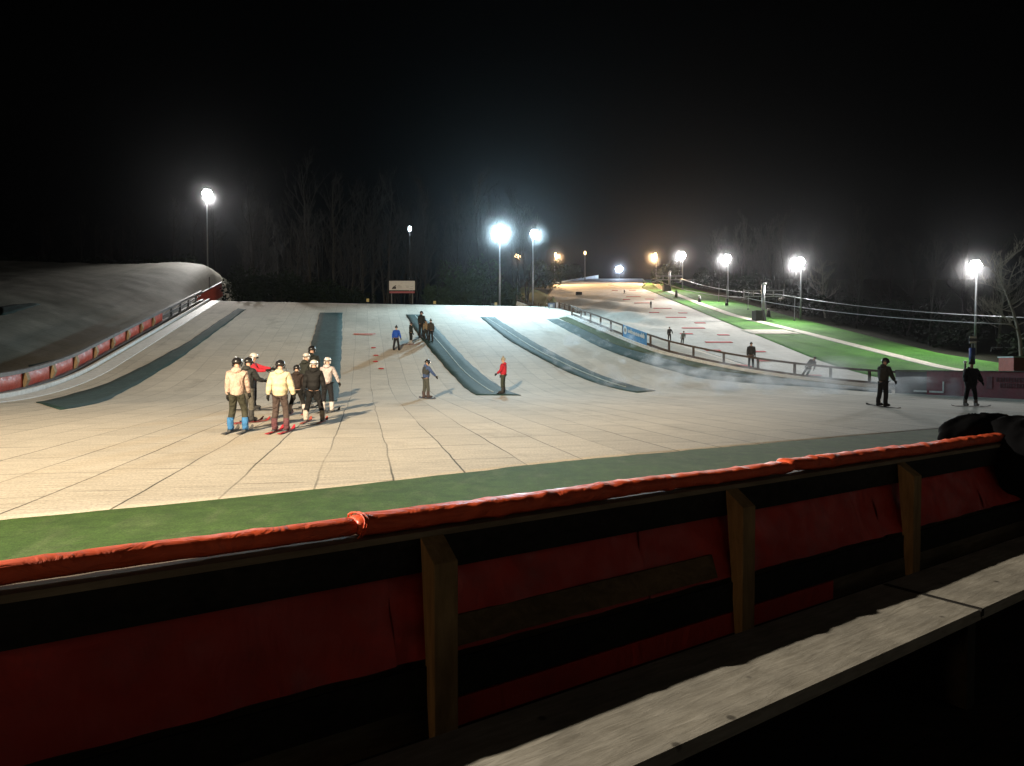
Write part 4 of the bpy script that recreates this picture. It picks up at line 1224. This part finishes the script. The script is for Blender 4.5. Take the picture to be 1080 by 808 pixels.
for y in range(56, 150, 8):
    x = lerp_tab([(48, 46), (60, 40), (90, 38.3), (150, 38.5)], y) + 1.5
    bush(x, y, 3.2, 4.2, 2.6 + (bi % 3) * .5, 'leaf2', 'dark undergrowth bush along the wood edge beyond the path', n=1500, leaf=.2, group='undergrowth bushes beyond the path', seed=60 + bi); bi += 1
for i, px in enumerate((10, 50, 95, 140, 185)):
    D = 101; x = (px - 540) / F * D
    bush(x, D, 4.5, 2.5, 2.6, 'leaf2', 'dark bush along the top of the unlit left slope', n=1200, leaf=.22, group='bushes above the left slope', seed=90 + i)
# debris and low scrub on the ground along the crest
rr = random.Random(5); m = MB()
for i in range(900):
    px = rr.uniform(462, 578); D = rr.uniform(80.5, 84); x = (px - 540) / F * D
    c = Vector((x, D, H(x, D) + rr.uniform(-.05, .35))); s_ = rr.uniform(.05, .22)
    a = Vector((rr.gauss(0, 1), rr.gauss(0, 1), rr.gauss(0, .6))).normalized(); b = a.orthogonal().normalized()
    m.add([c - a * s_, c + b * s_ * .6, c + a * s_, c - b * s_ * .6], [(0, 1, 2, 3)])
o = m.build('ground_cover', simple('litter', (.16, .15, .11), .9, .5, 2, 0)); tag(o, kind='stuff')

# ------------------------------------------------------------------ people
def skin_mesh(name, nodes, edges, mat, parent, sub=1):
    me = bpy.data.meshes.new('tmp'); me.from_pydata([n[0] for n in nodes], edges, [])
    ob = bpy.data.objects.new('tmp', me); C.objects.link(ob)
    md = ob.modifiers.new('s', 'SKIN'); md.use_smooth_shade = True
    for i, n in enumerate(nodes):
        rr_ = n[1] if isinstance(n[1], tuple) else (n[1], n[1])
        me.skin_vertices[0].data[i].radius = rr_
        me.skin_vertices[0].data[i].use_root = (i == 0)
    sb = ob.modifiers.new('u', 'SUBSURF'); sb.levels = sub; sb.render_levels = sub
    dg = bpy.context.evaluated_depsgraph_get()
    me2 = bpy.data.meshes.new_from_object(ob.evaluated_get(dg)); me2.name = name
    bpy.data.objects.remove(ob); bpy.data.meshes.remove(me)
    me2.materials.clear(); me2.materials.append(mat)
    for p in me2.polygons: p.use_smooth = True
    o = bpy.data.objects.new(name, me2); C.objects.link(o); o.parent = parent
    return o
cloths = {}
def cloth(c, q=0.0):
    k = (c, q)
    if k not in cloths: cloths[k] = mat_cloth('cloth_%d' % len(cloths), c, .8, q)
    return cloths[k]
def person(loc, face, h, label, jacket=(.02, .02, .02), trousers=(.02, .02, .02), helmet='blackshell', boots=(.02, .02, .02), gear='skis', gearcol=(.03, .03, .03),
           lean=.04, knee=.05, stance=.13, armL=(.05, .12, .2), armR=(.05, .12, .2), quilt=0.0, bulk=1.0, longc=0.0, hood=True, tilt=0.0, hat=None, headturn=0.0, glovec=(.015, .015, .015), shoulders=None):
    """face: heading angle, 0 = away from the camera (+Y), anticlockwise. arm = (forward swing, sideways, elbow bend) radians"""
    s = h / 1.80
    root = empty('person', loc, face, label, 'person', None)
    root.scale = (s, s, s)
    root.rotation_euler = (0, tilt, face)
    lift = .055 if gear == 'skis' else (.04 if gear == 'board' else 0.0)
    L = {}
    hz = .94 - knee * .22 + lift; hy = -knee * .22
    up = Vector((0, math.sin(lean), math.cos(lean)))
    hip = Vector((0, hy, hz))
    def T(d, x=0, f=0): return hip + up * d + Vector((x, 0, 0)) + Vector((0, math.cos(lean), -math.sin(lean))) * f
    legs = {}
    for sd in (-1, 1):
        hp = hip + Vector((sd * .09, 0, -.03)); an = Vector((sd * stance, 0, .10 + lift))
        mid = (hp + an) / 2; v = hp - an; half = v.length / 2
        bend = math.sqrt(max(0, .398 ** 2 - half ** 2)) if half < .398 else 0.0
        legs[sd] = (hp, mid + Vector((sd * .01, bend + .015, 0)), an)
    arms = {}
    for sd, (fw, ab, el) in ((-1, armL), (1, armR)):
        sh = T(.47, sd * .185)
        d1 = Vector((sd * math.sin(ab), math.sin(fw) * math.cos(ab), -math.cos(fw) * math.cos(ab)))
        elb = sh + d1 * .28
        fw2 = fw + el
        d2 = Vector((sd * math.sin(ab * .6), math.sin(fw2) * math.cos(ab * .6), -math.cos(fw2) * math.cos(ab * .6)))
        wr_ = elb + d2 * .25
        arms[sd] = (sh, elb, wr_, d2)
    headc = T(.72, f=.02)
    # continuous body
    N = [(tuple(hip), .085), (tuple(T(.17)), .08), (tuple(T(.36)), .105), (tuple(T(.50)), .07), (tuple(T(.57)), .052), (tuple(T(.64, f=.015)), .07), (tuple(headc), .088), (tuple(T(.80)), .055)]
    Ed = [(0, 1), (1, 2), (2, 3), (3, 4), (4, 5), (5, 6), (6, 7)]
    N.append((tuple(T(.69, f=.115)), .014)); Ed.append((6, len(N) - 1))
    for sd in (-1, 1):
        k = len(N); N += [(tuple(arms[sd][0]), .055), (tuple(arms[sd][1]), .042), (tuple(arms[sd][2]), .028)]; Ed += [(2, k), (k, k + 1), (k + 1, k + 2)]
        k = len(N); N += [(tuple(legs[sd][0]), .07), (tuple(legs[sd][1]), .05), (tuple(legs[sd][2]), .04), (tuple(legs[sd][2] + Vector((0, .12, -.05))), .035)]; Ed += [(0, k), (k, k + 1), (k + 1, k + 2), (k + 2, k + 3)]
    skin_mesh('body', N, Ed, M['skin'], root, 1)
    b = bulk
    # jacket
    N = [(tuple(T(-.05 - longc)), .172 * b), (tuple(T(.14)), .165 * b), (tuple(T(.32)), .175 * b), (tuple(T(.47)), .13 * b), (tuple(T(.575)), .088)]
    Ed = [(0, 1), (1, 2), (2, 3), (3, 4)]
    for sd in (-1, 1):
        k = len(N); N += [(tuple(arms[sd][0]), .088 * b), (tuple(arms[sd][1]), .072 * b), (tuple(arms[sd][2]), .055 * b)]; Ed += [(3, k), (k, k + 1), (k + 1, k + 2)]
    jk = skin_mesh('jacket', N, Ed, cloth(jacket, quilt), root, 2)
    if hood:
        m = MB(); c = T(.55, f=-.075); m.ball(c, (.125, .085, .085), 14, 8); m.build('hood', cloth(jacket, 0.0), jk, True)
    if shoulders:
        m = MB(); c = T(.30, f=-.03); m.ball(c, (.20 * b, .16 * b, .26), 14, 10); m.build('shoulder_panel', cloth(shoulders, 0.0), jk, True)
    # trousers
    N = [(tuple(hip + Vector((0, 0, .10))), .15 * (.5 + .5 * b))]; Ed = []
    for sd in (-1, 1):
        k = len(N); N += [(tuple(legs[sd][0] + Vector((0, 0, -.06))), .112), (tuple(legs[sd][1]), .086), (tuple(legs[sd][2] + Vector((0, -.005, .10))), .082)]; Ed += [(0, k), (k, k + 1), (k + 1, k + 2)]
    skin_mesh('trousers', N, Ed, cloth(trousers), root, 2)
    bm_ = cloth(boots)
    for sd in (-1, 1):
        an = legs[sd][2]
        m = MB(); m.tube([an + Vector((0, -.02, .20)), an + Vector((0, -.015, .06)), an + Vector((0, 0, -.04)), an + Vector((0, .02, -.085))], [.075, .078, .07, .075], 10)
        m.tube([an + Vector((0, -.07, -.055)), an + Vector((0, .06, -.045)), an + Vector((0, .17, -.055)), an + Vector((0, .21, -.065))], [.05, .058, .05, .03], 10)
        m.build('boot', bm_, root, True)
        # hand: palm, four fingers, thumb in a glove
        wr_, d2 = arms[sd][2], arms[sd][3]
        m = MB(); side_ = d2.cross(Vector((sd, 0, 0)))
        if side_.length < .01: side_ = Vector((0, 1, 0))
        side_.normalize(); inw = Vector((-sd, 0, 0))
        m.tube([wr_, wr_ + d2 * .04, wr_ + d2 * .10], [.036, .042, .036], 8)
        for q, ln in enumerate((.065, .078, .074, .058)):
            o_ = wr_ + d2 * .09 + side_ * ((q - 1.5) * .021)
            m.tube([o_, o_ + d2 * ln * .5 + inw * .008, o_ + d2 * ln * .85 + inw * .035], [.0125, .012, .009], 6)
        o_ = wr_ + d2 * .035 - side_ * .035 * (1 if side_.y < 0 else -1)
        tdir = -side_ if side_.y < 0 else side_
        m.tube([o_, o_ + tdir * .03 + d2 * .025, o_ + tdir * .035 + d2 * .06 + inw * .012], [.015, .013, .010], 6)
        m.build('glove', cloth(glovec), root, True)
    # headgear
    hroot = None
    if helmet:
        m = MB(); c = headc + Vector((0, -.005, .035)); m.ball(c, (.118, .138, .115), 18, 10, -.25, 1.0)
        m.add([tuple(c + Vector((.118 * math.cos(t) * .968, .138 * math.sin(t) * .968, -.25 * .115))) for t in [2 * PI * k / 18 for k in range(18)]], [tuple(range(18))])
        for sx in (-1, 1): m.ball(c + Vector((sx * .098, -.01, -.065)), (.025, .05, .055), 8, 6)
        hm = m.build('helmet', M[helmet], root, True)
        m = MB(); pts = [c + Vector((.124 * math.cos(t), .143 * math.sin(t), .0)) for t in [PI * (1.0 + k / 12) for k in range(13)]]
        m.tube(pts, .012, 6); m.build('goggle_strap', M['black_cloth'] if helmet == 'whiteshell' else M['darksteel'], hm, True)
        m = MB(); pts = [c + Vector((.11 * math.cos(t), .128 * math.sin(t), -.045)) for t in [PI * (.2 + .6 * k / 8) for k in range(9)]]
        m.tube(pts, .032, 6); m.build('goggles', M['glass'], hm, True)
    elif hat:
        m = MB(); c = headc + Vector((0, -.005, .045)); m.ball(c, (.108, .122, .115), 14, 8, -.3, 1.0); hm = m.build('hat', cloth(hat), root, True)
        m = MB(); m.ball(c + Vector((0, 0, .14)), .05, 10, 6); m.build('bobble', cloth(hat), hm, True)
    else:
        m = MB(); c = headc + Vector((0, -.018, .02)); m.ball(c, (.098, .102, .108), 14, 8, -.6, 1.0); m.build('hair', M['hair'], root, True)
    for sx in (-1, 1):
        m = MB(); m.ball(headc + Vector((sx * .032, .083, .0)), (.013, .008, .008), 6, 4); m.build('eye', M['signblack'], root, True)
    gm = cloth(gearcol)
    if gear == 'skis':
        for sd in (-1, 1):
            x = sd * stance; m = MB(); K = 14
            prof = []
            for i in range(K + 1):
                y = -.68 + 1.45 * i / K; w = .045 + .012 * abs(i / K - .45) ; z = .012 + (.10 * max(0, (i / K - .88) / .12) ** 2)
                if i == K: w = .02
                prof.append((y, w, z))
            for (y, w, z) in prof: m.v += [(x - w, y, z), (x + w, y, z), (x + w, y, z + .014), (x - w, y, z + .014)]
            for i in range(K):
                a = i * 4; m.f += [(a + q, a + (q + 1) % 4, a + 4 + (q + 1) % 4, a + 4 + q) for q in range(4)]
            m.f += [(0, 1, 2, 3), tuple(K * 4 + q for q in range(4))]
            m.build('ski', gm, root)
            m = MB(); m.box((x, .17, .035), (.07, .09, .035)); m.build('binding', M['darksteel'], root); m = MB(); m.box((x, -.13, .04), (.07, .10, .05)); m.build('binding', M['darksteel'], root)
    elif gear == 'board':
        m = MB(); K = 16
        for i in range(K + 1):
            a = i / K * 2 - 1; x = a * .76; w = .14 * math.sqrt(max(0.02, 1 - abs(a) ** 6)); z = .012 + .05 * max(0, abs(a) - .85) / .15
            m.v += [(x, -w + .05, z), (x, w + .05, z), (x, w + .05, z + .012), (x, -w + .05, z + .012)]
        for i in range(K):
            a = i * 4; m.f += [(a + q, a + (q + 1) % 4, a + 4 + (q + 1) % 4, a + 4 + q) for q in range(4)]
        m.f += [(0, 1, 2, 3), tuple(K * 4 + q for q in range(4))]
        m.build('snowboard', gm, root)
    return root, arms, s
BLK = (.012, .012, .014)
def pp(px, py, pyh, face_deg, label, D=None, sink=0.0, **kw):
    """feet at (px,py), crown at pyh in photo pixels"""
    if D is None: g_ = G(px, py)
    else:
        g_ = at(px, py, D); g_.z = H(g_.x, g_.y)
    h = (py - pyh) / F * g_.y * kw.pop('hk', 1.0)
    return person((g_.x, g_.y, g_.z + .01 - sink), R(face_deg), h, label, **kw)
CR = (.50, .375, .31)
# the group of eight in front
pp(251, 456, 377.5, 8, 'person in a pale pink hooded jacket with blue boots at the left of the group', jacket=CR, trousers=(.05, .05, .035), boots=(.05, .18, .40), gearcol=(.10, .10, .10), stance=.17, knee=.25, longc=.10, bulk=1.08, armR=(.25, .1, .3), headturn=0)
pp(262, 446, 379, -20, 'person in a dark grey jacket and grey trousers beside the pink jacket', jacket=(.035, .037, .037), trousers=(.10, .095, .08), boots=(.05, .05, .05), gearcol=(.35, .04, .04), stance=.12, armR=(.6, .1, .8), bulk=1.1, longc=.05)
pr_, arms_, s_ = pp(267, 433, 374, -85, 'instructor in a red jacket and white helmet pointing a pole to the right', jacket=(.55, .03, .05), trousers=(.02, .02, .025), helmet='whiteshell', boots=(.05, .05, .05), armR=(.9, .05, .7), armL=(1.25, .1, .2), bulk=.95, hood=False)
pp(296, 456, 381.5, 3, 'person in a cream yellow quilted jacket and brown trousers in the middle of the group', jacket=(.58, .50, .34), trousers=(.075, .055, .05), boots=(.12, .05, .06), gearcol=(.45, .03, .05), stance=.15, bulk=1.25, quilt=.4, armL=(.05, .32, .15), armR=(.05, .32, .15), knee=.1, longc=.06)
pp(313.5, 437, 384.5, 12, 'person in a dark brown jacket bending one knee between the cream and black jackets', jacket=(.035, .024, .022), trousers=(.015, .015, .015), boots=(.55, .5, .48), gearcol=(.45, .05, .05), stance=.24, knee=.35, bulk=1.05)
pp(323, 431, 374, -25, 'person in dark clothes and a pale helmet half hidden at the back of the group', jacket=(.03, .034, .03), trousers=(.015, .015, .015), helmet='whiteshell', boots=(.3, .3, .3), stance=.14)
pp(329, 424, 366.5, -10, 'tallest standing person in black with a black helmet at the very back of the group', jacket=(.02, .024, .022), trousers=(.015, .015, .015), stance=.13, bulk=1.1)
pp(331.5, 445.5, 381, 5, 'person in a black quilted jacket and white helmet near the group right end', jacket=(.012, .012, .013), trousers=(.012, .012, .013), helmet='whiteshell', boots=(.5, .45, .4), gearcol=(.35, .08, .06), stance=.24, knee=.12, bulk=1.2, quilt=.35, armL=(.1, .25, .1), armR=(.1, .25, .1), longc=.02)
pp(345.5, 435, 378.5, -5, 'person in a white jacket and white helmet at the right end of the group', jacket=(.52, .46, .46), trousers=(.015, .015, .018), helmet='whiteshell', boots=(.6, .56, .54), gearcol=(.12, .12, .12), stance=.15, armR=(.35, .35, .1), armL=(.2, .1, .3))
# pole in the instructor's hand
hand = pr_.location + (Matrix.Rotation(pr_.rotation_euler.z, 3, 'Z') @ (arms_[-1][2] + arms_[-1][3] * .1)) * s_
m = MB(); m.tube([hand + Vector((-.02, 0, -.02)), hand + Vector((.38, 0, .04)), hand + Vector((.42, 0, .0)), hand + Vector((.44, 0, -.36))], .012, 6)
tag(m.build('ski_pole', M['darksteel'], smooth=True), 'thin dark pole held out by the instructor in red', 'ski pole')
# others on the slope
pp(418, 369.5, 344, -10, 'person in a bright blue jacket with legs apart watching from the slope', jacket=(.02, .09, .50), trousers=(.02, .02, .025), helmet=None, hat=(.03, .03, .03), boots=BLK, gear=None, stance=.2, bulk=1.2, armL=(.1, .3, .2), armR=(.1, .3, .2), hood=False)
pp(433.5, 363.5, 340.5, -60, 'slim person in black with red skis right of the blue jacket', jacket=(.02, .024, .02), trousers=(.012, .014, .012), boots=(.35, .35, .35), gearcol=(.3, .05, .05), bulk=.95)
pp(444.5, 356.5, 329, -20, 'person in black standing uphill in the cluster on the pale lined strip', jacket=(.02, .022, .02), trousers=(.012, .012, .012), gear='skis', bulk=1.05)
pp(449.5, 358.5, 337, 30, 'person in a tan jacket in the middle of the cluster on the pale lined strip', jacket=(.22, .17, .11), trousers=(.03, .03, .025), knee=.4, lean=.25, bulk=1.1)
pp(454.5, 360, 337, 15, 'person in brown black clothes at the right of the cluster on the strip', jacket=(.05, .042, .032), trousers=(.02, .02, .02), knee=.3, lean=.15, bulk=1.2, hat=(.06, .05, .03), helmet=None)
pp(449.5, 420.5, 380, -55, 'snowboarder in a blue and grey jacket looking down with one arm out', jacket=(.06, .10, .22), trousers=(.075, .08, .07), gear='board', boots=(.08, .06, .06), gearcol=(.06, .04, .05), shoulders=(.05, .055, .055), lean=.1, armR=(.6, .25, .15), armL=(.0, .1, .2), bulk=1.05, stance=.22)
pp(530.5, 415.5, 378, 75, 'skier in a red jacket and bobble hat at the foot of the pale lined strip', jacket=(.50, .025, .045), trousers=(.05, .06, .045), helmet=None, hat=(.33, .30, .24), boots=(.05, .05, .05), gear='board', gearcol=(.04, .04, .04), armL=(.3, .1, .6), armR=(.2, .1, .3), bulk=1.1, lean=-.03)
pp(930, 429.5, 378.5, -70, 'person in a dark jacket on a snowboard nearest the end of the curved fence', jacket=(.035, .035, .03), trousers=(.012, .012, .014), gear='board', boots=BLK, armR=(.45, .15, .2), armL=(.1, .1, .2), stance=.16, tilt=.06, bulk=1.1)
pp(1023.5, 429, 382, 175, 'person in a long black coat with pale boots in front of the red boards', jacket=(.014, .014, .015), trousers=(.012, .012, .012), helmet=None, hat=(.07, .065, .055), boots=(.32, .30, .28), gear='board', gearcol=(.03, .03, .03), bulk=1.45, longc=.25, armL=(.3, .3, .3), armR=(.3, .3, .3), stance=.2)
# people at the far fence
pp(792, 393, 364.5, 170, 'person in a dark jacket standing behind the middle of the curved fence', D=49.5, jacket=(.04, .042, .045), trousers=(.03, .032, .035), helmet=None, gear=None, bulk=1.2, hk=1.0)
pp(846.5, 401.5, 378, 150, 'person leaning back on the top rail near the right of the curved fence', D=46.2, jacket=(.035, .036, .038), trousers=(.03, .032, .036), helmet=None, gear=None, tilt=-.5, hk=1.12, armL=(.1, .4, .5))
pp(706, 371.5, 356, 160, 'small dark figure standing at the curved fence left of the grey child', D=61.2, jacket=(.02, .022, .022), trousers=(.015, .016, .016), helmet=None, gear=None, armL=(.4, .5, .3), bulk=1.1)
pp(719, 374.5, 359.5, 150, 'small figure in a grey green jacket leaning at the curved fence', D=59.5, jacket=(.12, .15, .145), trousers=(.07, .08, .08), helmet=None, gear=None, armL=(.5, .4, .4), tilt=-.15)
pp(686.5, 324.5, 317.5, 10, 'tiny dark skier halfway down the far slope among the red mats', jacket=(.02, .02, .022), trousers=(.02, .02, .02), gear='skis')
pp(679, 301.5, 294.8, 0, 'tiny figure in a pale jacket near the top right edge of the far slope', jacket=(.4, .45, .4), trousers=(.03, .03, .03))
pp(658.5, 309.5, 304.5, 60, 'tiny dark skier crouching in a turn high on the far slope', jacket=(.02, .02, .02), trousers=(.02, .02, .02), knee=.7, lean=.7, tilt=.3)
m = MB(); q = G(610.5, 311); m.box((q.x, q.y, q.z + .25), (1.0, .6, .5), .3)
bm2 = m.build('snow_mound_cover', M['darksteel']); bm2.name = 'mat_roll'; tag(bm2, 'small dark rolled mat on the ridge of the far slope', 'mat roll')

# ------------------------------------------------------------------ mist, haze
def volume_mat(name, col, dens, aniso, noise=None):
    t = bpy.data.materials.new(name); t.use_nodes = True; nt = t.node_tree
    for n in list(nt.nodes): nt.nodes.remove(n)
    o = nt.nodes.new('ShaderNodeOutputMaterial'); v = nt.nodes.new('ShaderNodeVolumePrincipled')
    v.inputs['Color'].default_value = (*col, 1); v.inputs['Density'].default_value = dens; v.inputs['Anisotropy'].default_value = aniso
    nt.links.new(v.outputs[0], o.inputs['Volume'])
    return t, nt, v
lm, ntl, vl = volume_mat('lamp_halo_air', (.96, .97, 1.0), 0, .3)
tcl = ntl.nodes.new('ShaderNodeTexCoord'); vm = ntl.nodes.new('ShaderNodeVectorMath'); vm.operation = 'DISTANCE'; vm.inputs[1].default_value = (.5, .5, .5)
ntl.links.new(tcl.outputs['Generated'], vm.inputs[0])
rl = ntl.nodes.new('ShaderNodeMapRange'); rl.inputs['From Min'].default_value = .5; rl.inputs['From Max'].default_value = 0; rl.inputs['To Min'].default_value = 0; rl.inputs['To Max'].default_value = 1
ntl.links.new(vm.outputs['Value'], rl.inputs['Value'])
pw = ntl.nodes.new('ShaderNodeMath'); pw.operation = 'POWER'; pw.inputs[1].default_value = 2.0; ntl.links.new(rl.outputs[0], pw.inputs[0])
ml = ntl.nodes.new('ShaderNodeMath'); ml.operation = 'MULTIPLY'; ml.inputs[1].default_value = .045; ntl.links.new(pw.outputs[0], ml.inputs[0]); ntl.links.new(ml.outputs[0], vl.inputs['Density'])
for (px_, py_, D_, r_) in [(218, 205, 104, 3.4), (527, 245, 82, 3.6), (562, 247, 92, 2.8), (546, 271, 128, 3), (585, 270, 150, 3), (653, 284, 184, 4.5), (692, 271, 155, 3.4), (720, 270, 135, 3.6), (768, 273, 110, 3.4), (845, 277, 85, 3.2), (1030, 281, 60, 2.8)]:
    m = MB(); m.ball((0, 0, 0), r_, 16, 10); o = m.build('mist', lm); o.location = at(px_, py_, D_) + Vector((0, -.5, 0)); tag(o, kind='stuff')  # fog balls added at the lamp heads to make their halos
HAZE = True
if HAZE:
    t, nt, v = volume_mat('haze_air', (.92, .95, 1.0), .00007, .9)
    m = MB(); m.hexa([(-296, -58, -2), (296, -58, -2), (296, 340, -2), (-296, 340, -2), (-296, -58, 48), (296, -58, 48), (296, 340, 48), (-296, 340, 48)])
    o = m.build('haze', t); tag(o, kind='stuff')
MIST = True
if MIST:
    t, nt, v = volume_mat('spray_mist', (.95, .97, 1.0), 0, .2)
    tc = nt.nodes.new('ShaderNodeTexCoord'); mp = nt.nodes.new('ShaderNodeMapping'); mp.inputs['Scale'].default_value = (.6, .35, 1.1)
    nz = nt.nodes.new('ShaderNodeTexNoise'); nz.inputs['Scale'].default_value = .9; nz.inputs['Detail'].default_value = 3
    nt.links.new(tc.outputs['Object'], mp.inputs[0]); nt.links.new(mp.outputs[0], nz.inputs['Vector'])
    rp = nt.nodes.new('ShaderNodeValToRGB'); rp.color_ramp.elements[0].position = .52; rp.color_ramp.elements[1].position = .78
    nt.links.new(nz.outputs[0], rp.inputs[0])
    # fade towards the box faces
    ge = nt.nodes.new('ShaderNodeSeparateXYZ'); nt.links.new(tc.outputs['Generated'], ge.inputs[0])
    def mth(op, a, b=0.0):
        n = nt.nodes.new('ShaderNodeMath'); n.operation = op
        for i, q in enumerate((a, b)):
            if isinstance(q, bpy.types.NodeSocket): nt.links.new(q, n.inputs[i])
            else: n.inputs[i].default_value = q
        return n.outputs[0]
    fx = mth('MULTIPLY', mth('MULTIPLY', ge.outputs[0], mth('SUBTRACT', 1.0, ge.outputs[0])), 4)
    fy = mth('MULTIPLY', mth('MULTIPLY', ge.outputs[1], mth('SUBTRACT', 1.0, ge.outputs[1])), 4)
    fz = mth('POWER', mth('SUBTRACT', 1.0, ge.outputs[2]), 1.6)
    f = mth('MULTIPLY', mth('MULTIPLY', fx, fy), fz)
    nt.links.new(mth('MULTIPLY', mth('MULTIPLY', rp.outputs[0], f), .6), v.inputs['Density'])
    m = MB(); m.hexa([(6, 33, -.05), (22, 30, -.05), (21.5, 43, .0), (9, 52, .0), (6, 33, 1.9), (22, 30, 1.9), (21.5, 43, 2.2), (9, 52, 2.6)])
    o = m.build('mist', t); tag(o, kind='stuff')

if MIST:
    m = MB(); nu_, nv_ = 10, 22
    for top in (0, 1):
        for j in range(nv_ + 1):
            for i in range(nu_ + 1):
                y = 33 + 40 * j / nv_; x = (-1 + 9 * (73 - y) / 40) - 2 + (XF(y) - 2.5 - (-3 + 9 * (73 - y) / 40)) * i / nu_
                m.v.append((x, y, H(x, y) + (.02 if not top else .95)))
    K = (nu_ + 1) * (nv_ + 1)
    for j in range(nv_):
        for i in range(nu_):
            a = j * (nu_ + 1) + i; m.f += [(a, a + nu_ + 1, a + nu_ + 2, a + 1), (K + a, K + a + 1, K + a + nu_ + 2, K + a + nu_ + 1)]
    for i in range(nu_): a = i; b = nv_ * (nu_ + 1) + i; m.f += [(a, a + 1, K + a + 1, K + a), (b + 1, b, K + b, K + b + 1)]
    for j in range(nv_): a = j * (nu_ + 1); b = a + nu_; m.f += [(a + nu_ + 1, a, K + a, K + a + nu_ + 1), (b, b + nu_ + 1, K + b + nu_ + 1, K + b)]
    t2, nt, v = volume_mat('drift_mist', (.95, .97, 1.0), 0, .1)
    tc = nt.nodes.new('ShaderNodeTexCoord'); mp = nt.nodes.new('ShaderNodeMapping'); mp.inputs['Scale'].default_value = (.45, .26, .5)
    nz = nt.nodes.new('ShaderNodeTexNoise'); nz.inputs['Scale'].default_value = 1.2; nz.inputs['Detail'].default_value = 3
    nt.links.new(tc.outputs['Object'], mp.inputs[0]); nt.links.new(mp.outputs[0], nz.inputs['Vector'])
    rp = nt.nodes.new('ShaderNodeMapRange'); rp.inputs['From Min'].default_value = .61; rp.inputs['From Max'].default_value = .78; rp.inputs['To Max'].default_value = .7
    nt.links.new(nz.outputs[0], rp.inputs[0]); nt.links.new(rp.outputs[0], v.inputs['Density'])
    o = m.build('mist', t2); tag(o, kind='stuff')

# ------------------------------------------------------------------ world, night
w = bpy.data.worlds.new('World'); sc.world = w; w.use_nodes = True
nt = w.node_tree; bg = nt.nodes['Background']
sky = nt.nodes.new('ShaderNodeTexSky'); sky.sky_type = 'NISHITA'; sky.sun_disc = False
sky.sun_elevation = R(-7); sky.sun_rotation = R(200)
nt.links.new(sky.outputs[0], bg.inputs[0]); bg.inputs[1].default_value = .05
sun = bpy.data.lights.new('night_fill', 'SUN'); sun.energy = .003; sun.angle = R(.5); sun.color = (.8, .88, 1)  # faint sun lamp added to lift the dim woods
so = bpy.data.objects.new('night_fill', sun); C.objects.link(so); so.rotation_euler = (R(50), 0, R(-30))

sc.view_settings.view_transform = 'Standard'; sc.view_settings.look = 'None'; sc.view_settings.gamma = 1
sc.view_settings.exposure = 0.25
sc.view_settings.use_curve_mapping = False
cy = sc.cycles
cy.use_denoising = True
try: cy.denoiser = 'OPENIMAGEDENOISE'
except Exception: pass
cy.max_bounces = 4; cy.diffuse_bounces = 2; cy.glossy_bounces = 2; cy.volume_bounces = 0; cy.transmission_bounces = 1
cy.use_light_tree = True
cy.sample_clamp_indirect = 4
cy.volume_step_rate = 2.0; cy.volume_max_steps = 128
cy.caustics_reflective = False; cy.caustics_refractive = False
